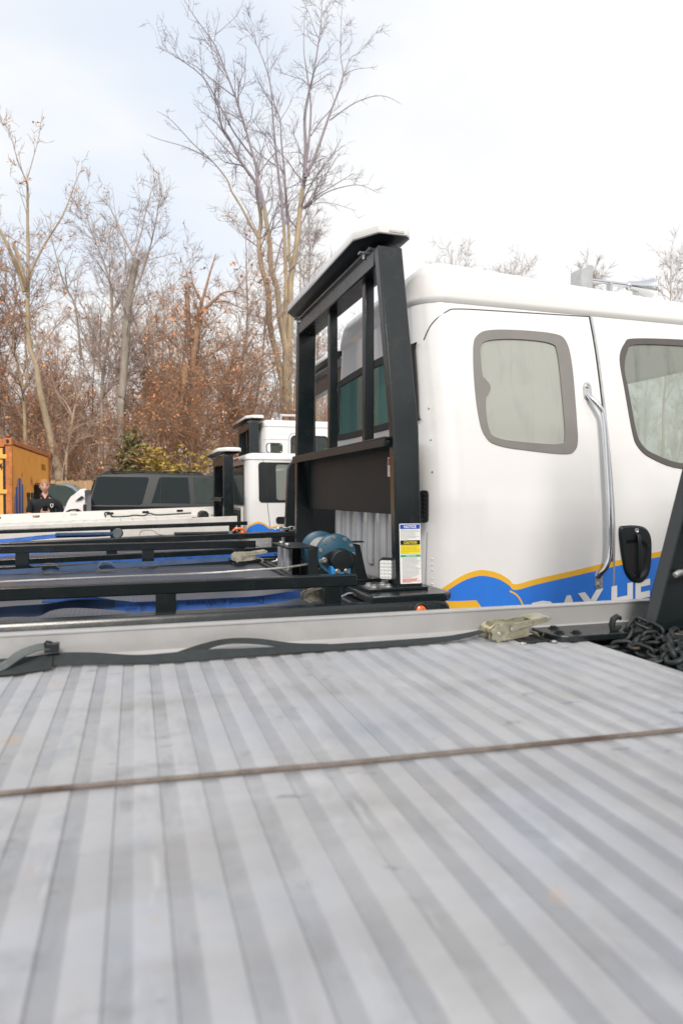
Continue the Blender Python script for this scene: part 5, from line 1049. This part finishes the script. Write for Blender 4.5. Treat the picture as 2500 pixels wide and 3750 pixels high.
for s in (-1, 1):
    MB().lathe([(0, .011), (.003, .009), (.005, .001)], (s * .032, -.096, 1.698), (0, -1, 0), 10).build('eye', 'eye_dark', P)
    MB().tube([(s * .016, -.104, 1.722), (s * .034, -.104, 1.727), (s * .052, -.092, 1.720)], .0045, 6).build('eyebrow', 'hair', P)
MB().tube([(-.024, -.104, 1.632), (0, -.112, 1.630), (.024, -.104, 1.632)], [.003, .005, .003], 6).build('mouth', 'lip', P)
MB().tube([(-.026, -.106, 1.642), (0, -.114, 1.645), (.026, -.106, 1.642)], [.002, .004, .002], 6).build('moustache', 'hair', P)
ph = MB().prism(rrect(-.038, .038, -.075, .075, .008, 3), lambda a, b, t: V((a, -.345 - b * .35 + t, 1.315 + b * .9)), 0, .009)
OFF = V((0, 0, 1.24)); o = ph.build('mobile_phone', 'phone_black', None, .001); o.location = (-1.41, 12.1, 1.24); o.rotation_euler = (0, 0, R_(7)); tag(o, 'black phone held up in both hands', 'phone')
OFF = V((0, 0, 0))
# ------------------------------------------------------------------ trees
class Wood:
    """Collects tapering twigs and turns them into one mesh."""
    def __init__(s): s.V = []; s.F = []; s.n = 0
    def poly(s, pts, r, n):
        pts = np.asarray(pts, float); m = len(pts); d = np.gradient(pts, axis=0); d /= np.linalg.norm(d, axis=1)[:, None] + 1e-9
        a = np.cross(d, [.31, .94, .13]); a /= np.linalg.norm(a, axis=1)[:, None] + 1e-9; b = np.cross(d, a); t = np.arange(n) * 2 * math.pi / n; r = np.asarray(r)[:, None, None]
        ring = pts[:, None, :] + r * (np.cos(t)[None, :, None] * a[:, None, :] + np.sin(t)[None, :, None] * b[:, None, :])
        s.V.append(ring.reshape(-1, 3)); j = np.arange(n); k = (j + 1) % n
        for i in range(m - 1): s.F.append(np.stack([i * n + j, i * n + k, (i + 1) * n + k, (i + 1) * n + j], 1) + s.n)
        s.n += m * n
    def quad(s, c, u, w):
        s.V.append(np.array([c - u - w, c + u - w * .3, c + u * .9 + w, c - u * .4 + w * .8])); s.F.append(np.array([[0, 1, 2, 3]]) + s.n); s.n += 4
    def mesh(s, name, mat, off=(0, 0, 0), smooth=True):
        v = np.concatenate(s.V) - np.array(off); f = np.concatenate(s.F).astype(np.int32); me = bpy.data.meshes.new(name)
        me.vertices.add(len(v)); me.vertices.foreach_set('co', v.astype(np.float32).ravel()); me.loops.add(f.size); me.loops.foreach_set('vertex_index', f.ravel())
        me.polygons.add(len(f)); me.polygons.foreach_set('loop_start', np.arange(0, f.size, 4, dtype=np.int32)); me.update(calc_edges=True); me.validate()
        if smooth: me.shade_smooth()
        me.materials.append(MATS[mat]); return me
def unit(v): return v / (np.linalg.norm(v) + 1e-9)
def twig_path(rg, p, d, L, n, wig, up):
    pts = [p]; d = unit(d)
    for i in range(n): d = unit(d + rg.normal(0, wig, 3) + np.array([0, 0, up])); p = p + d * L / n; pts.append(p)
    return np.array(pts)
def branch_out(rg, wood, pts, rad, lev, maxlev, dens, ratio, tmin, up, leaves=None, leafp=0., leafs=.07, rmin=.0045, spread=(28, 58), lmin=.25):
    seg = np.linalg.norm(np.diff(pts, axis=0), axis=1); S = np.concatenate([[0], np.cumsum(seg)]); L = S[-1]; n = int(rg.poisson(max(.5, dens[min(lev, len(dens) - 1)] * L)))
    for t in np.sort(rg.uniform(tmin, .99, n)):
        x = t * L; i = min(int(np.searchsorted(S, x)) - 1, len(seg) - 1); i = max(i, 0); f = (x - S[i]) / (seg[i] + 1e-9); p = pts[i] + (pts[i + 1] - pts[i]) * f; d = unit(pts[i + 1] - pts[i]); r0 = rad[i] + (rad[i + 1] - rad[i]) * f
        ax = unit(np.cross(d, rg.normal(0, 1, 3))); an = math.radians(rg.uniform(*spread)); dd = d * math.cos(an) + np.cross(ax, d) * math.sin(an)
        l2 = max(lmin, L * ratio[min(lev, len(ratio) - 1)] * (1.15 - .75 * t) * rg.uniform(.5, 1.25)); r = max(rmin, min(r0 * .62, l2 * .011 + .002)); m = 5 if lev == 0 else (4 if lev == 1 else 3)
        q = twig_path(rg, p, dd, l2, m, .16 if lev < 2 else .2, up); rr = np.linspace(r, max(rmin * .55, r * .3), m + 1); wood.poly(q, rr, 5 if r > .03 else (4 if r > .014 else 3))
        if lev + 1 < maxlev: branch_out(rg, wood, q, rr, lev + 1, maxlev, dens, ratio, .15, up * .9, leaves, leafp, leafs, rmin, spread, lmin)
        elif leaves is not None and rg.random() < leafp:
            for _ in range(rg.integers(2, 6)): c = q[rg.integers(1, len(q))] + rg.normal(0, .07, 3); leaves.quad(c, rg.normal(0, leafs * .38, 3), rg.normal(0, leafs * .38, 3))
def tree_object(name, label, base, trunk, crown, leaves, tm, cm, lm, group=None, crown_name='crown'):
    r = bpy.data.objects.new(name, None); COL.objects.link(r); r.location = base; tag(r, label, 'tree', group)
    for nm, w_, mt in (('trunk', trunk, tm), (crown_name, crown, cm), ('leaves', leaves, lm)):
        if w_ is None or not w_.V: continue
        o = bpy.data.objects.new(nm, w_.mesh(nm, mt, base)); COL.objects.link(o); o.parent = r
    return r
def traced(label, v, base_px, stems, seed, tm, cm, dens, ratio, maxlev=4, up=.06, leafp=0., lm='leaf_russet', tmin=.3, vdrift=1.2, rmin=.005, name='bare_tree', lmin=.3, sides=9, leafs=.07):
    """stems: (places in the photograph, radius at start, radius at end, first fraction that carries twigs); each gets its own drift in depth."""
    rg = np.random.default_rng(seed); trunk = Wood(); crown = Wood(); lv = Wood(); b = at(base_px[0], base_px[1], v); base = np.array((b.x, b.y, 0.))
    for pts, r0, r1, tm0 in stems:
        dv = rg.uniform(-vdrift, vdrift); n = len(pts); W_ = []
        for i, (x, y) in enumerate(pts):
            h = max(0, min(1, (1700 - y) / 1700)); W_.append(np.array(at(x, y, v + dv * h)))
        if W_[0][2] < 2.2: W_.insert(0, np.array([W_[0][0], W_[0][1], -.1]))
        r0, r1 = r0 * .66, max(.007, r1 * .7); q = np.array(smooth_loop([tuple(p) for p in W_], 4, False)); rr = r0 + (r1 - r0) * np.linspace(0, 1, len(q)) ** .8
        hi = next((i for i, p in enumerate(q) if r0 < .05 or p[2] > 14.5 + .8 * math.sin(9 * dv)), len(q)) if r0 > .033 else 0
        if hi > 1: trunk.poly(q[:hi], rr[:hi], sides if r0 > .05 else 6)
        if hi < len(q) - 1: crown.poly(q[max(0, hi - 1):], rr[max(0, hi - 1):], 6)  # high stems switch to crown colour: painted backlight, plus greyer young bark
        branch_out(rg, crown, q, rr, 0, maxlev, dens, ratio, tm0, up, lv, leafp, leafs, rmin, lmin=lmin)
    return tree_object(name, label, tuple(base), trunk, crown, lv if leafp else None, tm, cm, lm)
A_ = lambda *p: [(500 + x / 1.568, y / 1.568) for x, y in p]
B_ = lambda *p: [(500 + x / 2.412, 700 + y / 2.412) for x, y in p]
C_ = lambda *p: [(x / 1.81, 350 + y / 1.81) for x, y in p]
big = [
 ([(1047, 1790), (1040, 1600)] + B_((1290, 1700), (1250, 1500), (1180, 1200), (1165, 900), (1100, 650), (1080, 420), (1100, 250), (1060, 0)) + A_((685, 1050), (600, 930), (530, 790), (490, 730), (460, 580), (370, 430), (200, 310), (110, 270)), .30, .010, .55),
 ([(1052, 1790), (1050, 1600)] + B_((1320, 1600), (1320, 1400), (1270, 1150), (1240, 850), (1190, 700), (1180, 500), (1140, 220), (1095, 0)) + A_((700, 1060), (685, 950), (665, 880), (600, 650), (520, 430), (450, 260), (330, 90), (250, -40)), .30, .010, .55),
 ([(1060, 1790), (1056, 1600)] + B_((1310, 1400), (1310, 1100), (1320, 800), (1310, 500), (1300, 300), (1270, 0)) + A_((820, 1050), (800, 870), (785, 700), (770, 500), (740, 380), (700, 280), (650, 170)), .22, .010, .5),
 (B_((1345, 1300), (1360, 700), (1350, 600), (1340, 300), (1315, 0)) + A_((850, 1000), (830, 800), (825, 690), (790, 590), (755, 400), (750, 200)), .14, .010, .4),
 ([(1062, 1790), (1056, 1500)] + B_((1345, 1400), (1360, 1100), (1360, 800), (1410, 500), (1440, 200), (1465, 0)) + A_((960, 1050), (970, 850), (965, 680), (985, 560), (1010, 450), (1045, 240), (1060, 120), (1065, -60)), .32, .012, .55),
 (B_((1080, 420), (1000, 280), (920, 130), (840, 0)) + A_((520, 1030), (430, 920), (330, 830), (200, 690), (120, 640)), .10, .010, .3),
 (A_((430, 920), (300, 850), (130, 800), (60, 770)), .035, .008, .1), (A_((665, 900), (560, 760), (470, 590), (440, 530), (370, 430)), .07, .010, .2), (A_((570, 560), (450, 470), (340, 380), (220, 330)), .045, .008, .2),
 (A_((450, 200), (500, 160), (580, 80), (620, -20)), .03, .008, .2), (A_((800, 870), (760, 800), (690, 720), (640, 650)), .03, .008, .3), (A_((690, 940), (720, 860), (780, 780), (840, 560)), .035, .008, .3), (A_((825, 690), (880, 600), (905, 530)), .03, .008, .2),
 (A_((965, 1000), (990, 800), (1000, 600), (975, 400), (960, 280), (965, 60)), .10, .010, .3), (A_((970, 1020), (1030, 880), (1100, 680), (1130, 600), (1185, 440), (1170, 300), (1180, 0)), .12, .010, .35), (A_((1185, 440), (1250, 400), (1380, 385)), .03, .008, .2),
 (A_((1110, 690), (1220, 610), (1300, 570), (1380, 550), (1450, 560), (1520, 600)), .05, .008, .3), (A_((1000, 780), (1060, 690), (1130, 600), (1220, 350), (1280, 300), (1390, 170)), .05, .008, .3), (A_((965, 1200), (1080, 1110), (1200, 1070), (1290, 1065), (1390, 1110)), .05, .008, .4), (A_((965, 1190), (1040, 1165), (1130, 1170), (1260, 1210)), .035, .008, .3),
 (A_((980, 930), (1060, 895), (1115, 905), (1170, 800)), .03, .008, .3), (B_((1290, 420), (1250, 560), (1215, 720)), .07, .05, .9), (B_((1345, 330), (1410, 240), (1420, 235)), .05, .03, .9)]
traced('tallest bare tree, several pale stems fanning up behind the headboard', 30, (1052, 1790), big, 5, 'bark_tan', 'twig_violet_backlit', [1.4, 3.0, 4.2], [.16, .45, .55], 3, .08, lmin=.35, rmin=.0075)
left = [([(219, 1762), (210, 1700)] + C_((360, 2352), (310, 2150), (265, 1950), (240, 1780), (195, 1650), (185, 1400), (190, 1200), (185, 900), (185, 620), (178, 570)), .28, .040, .5), (C_((178, 570), (120, 430), (80, 290), (50, 220), (0, 150)), .034, .008, .05), (C_((178, 570), (220, 420), (260, 270), (285, 90)), .034, .008, .05),
        (C_((190, 1200), (300, 980), (420, 790), (500, 580), (550, 470)), .08, .008, .2), (C_((165, 1300), (100, 1100), (30, 950), (0, 890), (-60, 800)), .13, .04, .3), (C_((180, 1250), (150, 1180), (115, 1060), (90, 970)), .10, .07, .9), (C_((240, 1780), (290, 1650), (400, 1500), (480, 1430)), .07, .01, .3)]
traced('pale crooked trunk leaning beside the container, forked bare top', 27, (219, 1762), left, 8, 'bark_tan', 'twig_brown', [3.0, 4.0, 4.6], [.20, .45, .55], 3, .06, leafp=.10, rmin=.0085)
traced('broken grey trunk with regrown bare branches, above the dark conifer', 29, (445, 1760), [([(445, 1760)] + C_((800, 2050), (810, 1990), (830, 1700), (850, 1400), (880, 1200), (905, 1085)), .26, .20, .6), (C_((885, 1060), (800, 900), (740, 760), (690, 690)), .07, .01, .2), (C_((885, 1060), (940, 900), (960, 800), (1000, 650), (1040, 560)), .07, .01, .2), (C_((860, 1400), (940, 1180), (1010, 950), (1060, 650), (1050, 480)), .08, .01, .3), (C_((850, 1450), (780, 1250), (760, 1100), (700, 1000)), .05, .01, .3), (C_((900, 950), (930, 750), (910, 560)), .03, .008, .2)], 9, 'bark_grey', 'twig_grey', [3.2, 4.2, 4.6], [.28, .48, .55], 3, .08, rmin=.0085)
traced('slender forked tree between the pale crooked trunk and broken trunk', 31, (376, 1760), [([(376, 1760)] + C_((680, 1900), (740, 1500), (740, 1300), (700, 1130), (600, 880), (550, 700)), .17, .012, .3), (C_((740, 1450), (820, 1250), (830, 1000), (770, 800), (745, 600)), .07, .01, .2), (C_((540, 1750), (500, 1400), (420, 1230), (340, 930), (300, 800)), .09, .01, .3)], 10, 'bark_grey', 'twig_grey', [3.2, 4.2, 4.6], [.28, .48, .55], 3, .08, leafp=.08, rmin=.0085)
traced('oak still holding rust brown leaves, left of the tallest tree', 30, (705, 1760), [([(705, 1760)] + B_((500, 2050), (500, 1700), (500, 1500), (540, 1200), (540, 1100)), .27, .20, .6), (B_((540, 1100), (600, 900), (650, 720), (700, 560)), .14, .03, .1), (B_((560, 1080), (690, 960), (760, 900), (870, 890), (1000, 960)), .13, .02, .1), (B_((560, 950), (500, 820), (480, 700)), .09, .03, .2), (B_((690, 980), (800, 980), (960, 1050)), .06, .02, .2), (B_((870, 890), (950, 780), (1000, 700)), .05, .015, .2), (B_((470, 1300), (450, 1000), (440, 900)), .16, .12, .7), (B_((560, 1500), (720, 1400), (900, 1300), (1100, 1100)), .06, .012, .3), (B_((540, 1900), (720, 1700), (1000, 1350), (1130, 1130)), .07, .012, .3)], 12, 'bark_russet', 'bark_brown', [3.0, 4.0, 4.4], [.40, .5, .55], 3, .04, leafp=.34, rmin=.0085, leafs=.075)
traced('twin stemmed tan tree rising just above the container roof', 28, (100, 1760), [([(100, 1760)] + C_((170, 2300), (155, 1950), (100, 1700), (90, 1500), (110, 1300), (60, 1100)), .15, .02, .4), (C_((155, 1950), (185, 1850), (170, 1600), (200, 1400), (330, 1150)), .09, .012, .4), (C_((90, 1500), (20, 1330), (-30, 1200)), .06, .01, .3)], 14, 'bark_tan', 'bark_brown', [3.0, 4.0, 4.4], [.28, .48, .55], 3, .06, leafp=.22, rmin=.0085, leafs=.07)
traced('thin pale forked sapling at the fence, right of the pale crooked trunk', 26.6, (243, 1762), [([(243, 1762)] + C_((450, 2340), (500, 2050), (525, 1980), (560, 1800), (640, 1640)), .08, .015, .4), ([(228, 1762), (240, 1680)] + C_((470, 2200), (500, 2050), (590, 1900)), .05, .01, .4)], 15, 'bark_tan', 'twig_brown', [2.6, 3.6, 4.0], [.34, .48, .55], 3, .06, rmin=.008)
sg = np.random.default_rng(4); w_ = Wood(); q = np.array(smooth_loop([tuple(at(x, y, 28.4)) for x, y in [(640, 1790)] + B_((350, 2050), (400, 1850), (425, 1700), (445, 1520))], 6, False)); w_.poly(q, np.linspace(.16, .04, len(q)) + sg.normal(0, .010, len(q)), 9)
for k in range(5): a = q[-4 - k] + sg.normal(0, .05, 3); w_.poly(np.array([a, a + np.array([sg.normal(0, .1), 0, .8])]), [.07, .01], 5)
tree_object('tree_snag', 'splintered orange brown snag between the oak and the green conifer', tuple((q[0][0], 28.4, 0)), w_, None, None, 'snag_wood', 'bark_brown', 'leaf_russet')

# trees of the wood behind, grown once per kind and copied
def proto(seed, H, stems, r0, dens, ratio, leafp, lm, tm, cm, leafs=.10, maxlev=3, first=.3):
    rg = np.random.default_rng(seed); tr, cw, lv = Wood(), Wood(), Wood()
    for k in range(stems):
        p = np.array([rg.normal(0, .15), rg.normal(0, .15), -.1]); d = np.array([rg.normal(0, .10 + .05 * stems), rg.normal(0, .10 + .05 * stems), 1.]); h = H * rg.uniform(.85, 1.05)
        q = twig_path(rg, p, d, h, 12, .055, .03); q = np.array(smooth_loop([tuple(x) for x in q], 2, False)); rr = np.linspace(r0 * .7, .010, len(q)); tr.poly(q, rr, 7); branch_out(rg, cw, q, rr, 0, maxlev, dens, ratio, first, .07, lv, leafp, leafs, .0105, lmin=.45)
    return (tr.mesh('trunk', tm), cw.mesh('crown', cm), lv.mesh('leaves', lm) if leafp else None)
protos = [proto(21, 18, 1, .17, [2.6, 3.4, 3.8], [.24, .44, .55], 0, 'leaf_russet', 'bark_grey', 'twig_grey'), proto(22, 15.5, 2, .13, [2.4, 3.4, 3.6], [.25, .44, .55], .08, 'leaf_russet', 'bark_brown', 'twig_brown'),
          proto(23, 11, 1, .14, [3.2, 3.6, 3.6], [.36, .47, .55], .36, 'leaf_russet', 'bark_brown', 'bark_russet', .075, first=.15), proto(24, 19, 1, .18, [2.4, 3.4, 3.8], [.21, .44, .55], 0, 'leaf_russet', 'bark_tan', 'twig_grey', first=.40),
          proto(25, 13, 3, .10, [2.4, 3.4, 3.4], [.27, .44, .55], .12, 'leaf_russet', 'bark_grey', 'twig_brown', .075, first=.2), proto(26, 6.5, 3, .06, [3.0, 3.6, 3.4], [.42, .47, .55], .30, 'leaf_russet', 'bark_brown', 'bark_russet', .065, first=.1)]
LAB = [('slim grey tree in the dense bare wood behind the fence', 'grey trees in the wood'), ('brown two stemmed tree in the dense wood behind the fence', 'two stemmed trees in the wood'), ('low tree with rust brown leaves in the wood behind the fence', 'russet trees in the wood'),
       ('tall thin tan trunked tree in the wood behind the fence', 'tan trees in the wood'), ('bushy many stemmed tree in the wood behind the fence', 'many stemmed trees in the wood'), ('russet sapling clump at the foot of the wood', 'saplings in the wood')]
NAMES = ['bare_tree', 'bare_tree', 'russet_tree', 'bare_tree', 'bare_tree', 'sapling_clump']
def plant(k, x, y, s, rz):
    r = bpy.data.objects.new(NAMES[k], None); COL.objects.link(r); r.location = (x, y, 0); r.rotation_euler = (0, 0, rz); r.scale = (s, s, s); tag(r, LAB[k][0], 'tree', LAB[k][1])
    for nm, me in zip(('trunk', 'crown', 'leaves'), protos[k]):
        if me is not None: o = bpy.data.objects.new(nm, me); COL.objects.link(o); o.parent = r
rt = random.Random(31)
def row(v, x0, x1, step, kinds, smin, smax, jit=1.2):
    x = x0
    while x < x1:
        p = at(x, 1700, v + rt.uniform(-jit, jit)); plant(rt.choice(kinds), p.x, p.y, rt.uniform(smin, smax), rt.uniform(0, 6.28)); x += step * rt.uniform(.6, 1.4)
row(27.5, -500, 1120, 105, [5, 5, 2], .55, .9, .6)
row(31, -900, 1200, 150, [1, 2, 4, 2, 5], .7, .95)
row(35, -900, 1250, 165, [0, 1, 2, 3, 4, 0], .75, 1.0)
row(40, -900, 1350, 165, [0, 1, 2, 4, 3], .8, 1.05)
row(47, -900, 1450, 140, [0, 1, 4, 2, 2], .85, 1.05)
row(44, 1180, 2700, 120, [0, 1, 3, 4], .58, .74)
row(52, 1250, 2700, 110, [1, 4, 0], .62, .84)
# three tops that stand clear above the cab roof
for x, k, s, v in ((1640, 0, 1.02, 46), (1720, 0, 1.06, 45), (1790, 0, 1.0, 44), (1990, 0, 1.02, 44), (2110, 3, .98, 42), (2190, 3, 1.05, 45), (2400, 3, 1.12, 43), (2470, 0, 1.2, 44)):
    p = at(x, 1700, v); plant(k, p.x, p.y, s, x * .37)
# far, dense part of the wood
rg = np.random.default_rng(77); w_ = Wood()
for i in range(420):
    v = rg.uniform(60, 95); x = rg.uniform(-260, 1650); p = np.array(at(x, 1700, v)); p[2] = -.1; h = rg.uniform(6, 13); q = twig_path(rg, p, np.array([rg.normal(0, .08), rg.normal(0, .08), 1.]), h, 5, .05, .02); w_.poly(q, np.linspace(rg.uniform(.05, .16), .02, 6), 4)
    for _ in range(9): a = q[rg.integers(1, 6)]; w_.poly(twig_path(rg, a, rg.normal(0, 1, 3) + np.array([0, 0, .7]), rg.uniform(1, 3.2), 3, .2, .08), [.022, .018, .014, .01], 3)
o = bpy.data.objects.new('far_woodland', w_.mesh('far_woodland', 'twig_brown')); COL.objects.link(o); tag(o, 'far grey brown wood of bare stems behind the nearer trees', 'woodland', None, 'stuff')
w_ = Wood(); lv = Wood()
for i in range(1900):
    v = rg.uniform(25.9, 42); x = rg.uniform(-160, 1250); p = np.array(at(x, 1700, v)); p[2] = 0; h = rg.uniform(.8, 3.6); q = twig_path(rg, p, np.array([rg.normal(0, .35), rg.normal(0, .35), 1.]), h, 4, .15, .03); w_.poly(q, np.linspace(.014, .006, 5), 3)
    for _ in range(5): a = q[rg.integers(1, 5)]; w_.poly(twig_path(rg, a, rg.normal(0, .8, 3) + np.array([0, 0, .5]), rg.uniform(.3, 1.3), 3, .2, .05), [.008, .007, .006, .005], 3)
    if rg.random() < .35:
        for _ in range(7): lv.quad(q[rg.integers(1, 5)] + rg.normal(0, .25, 3), rg.normal(0, .032, 3), rg.normal(0, .032, 3))
for nm, ww, mt in (('undergrowth', w_, 'twig_brown'),):
    o = bpy.data.objects.new(nm, ww.mesh(nm, mt)); COL.objects.link(o); tag(o, 'tangled brown undergrowth behind the fence', 'undergrowth', None, 'stuff')
    l_ = bpy.data.objects.new('dead_leaves', lv.mesh('dead_leaves', 'leaf_russet')); COL.objects.link(l_); l_.parent = o; l_['kind'] = 'stuff'
# the green conifer and the yellow shrub
def bushy(name, label, px, v, H, W0, lm, seed, n, conical, leafs, stems=1, tm='bark_brown'):
    rg = np.random.default_rng(seed); tr, lv = Wood(), Wood(); b = at(px, 1770, v); base = np.array((b.x, b.y, 0.)); bw = Wood()
    for k in range(stems):
        p = base + np.array([rg.normal(0, W0 * .25 * (stems > 1)), rg.normal(0, .3 * (stems > 1)), 0]); q = twig_path(rg, p, np.array([rg.normal(0, .12 * stems ** .5), rg.normal(0, .1), 1.]), H * rg.uniform(.8, 1), 8, .05, .03); tr.poly(q, np.linspace(.10 / stems ** .6, .012, 9), 6)
        for i in range(n // stems):
            t = rg.uniform(.06, .99); a = q[int(t * 8)] + (q[min(8, int(t * 8) + 1)] - q[int(t * 8)]) * (t * 8 % 1); ln = W0 * ((1.05 - t) if conical else (.5 + .5 * math.sin(math.pi * t))) * rg.uniform(.5, 1.1)
            az = rg.uniform(0, 6.28); d = np.array([math.cos(az), math.sin(az), .12 if conical else .7]); bq = twig_path(rg, a, d, ln, 5, .12, -.05 if conical else .02); bw.poly(bq, np.linspace(.014, .005, 6), 3)
            for _ in range(int(10 + ln * 26)):
                c = bq[rg.integers(1, 6)] + rg.normal(0, .10, 3) * (1, 1, .6); lv.quad(c, rg.normal(0, leafs, 3) * (1, 1, .5), rg.normal(0, leafs, 3) * (1, 1, .5))
    r = tree_object(name, label, tuple(base), tr, bw, lv, tm, 'bark_brown', lm, crown_name='branches'); return r
bushy('conifer_tree', 'dark green conifer in front of the bare wood', 480, 27.0, 4.3, 2.5, 'leaf_green', 41, 110, True, .048)
bushy('conifer_tree', 'smaller olive conifer left of the yellow shrub', 560, 26.6, 3.6, 1.7, 'leaf_green', 42, 70, True, .045)
bushy('yellow_shrub', 'yellow leaved shrub above the roof of the dark grey vehicle', 640, 26.0, 3.3, 1.5, 'leaf_yellow', 43, 80, False, .036, 6)['category'] = 'shrub'
bushy('evergreen_shrub', 'dark evergreen shrub below the yellow leaves', 610, 25.8, 2.3, 1.1, 'leaf_dark', 44, 60, False, .04, 4)['category'] = 'shrub'
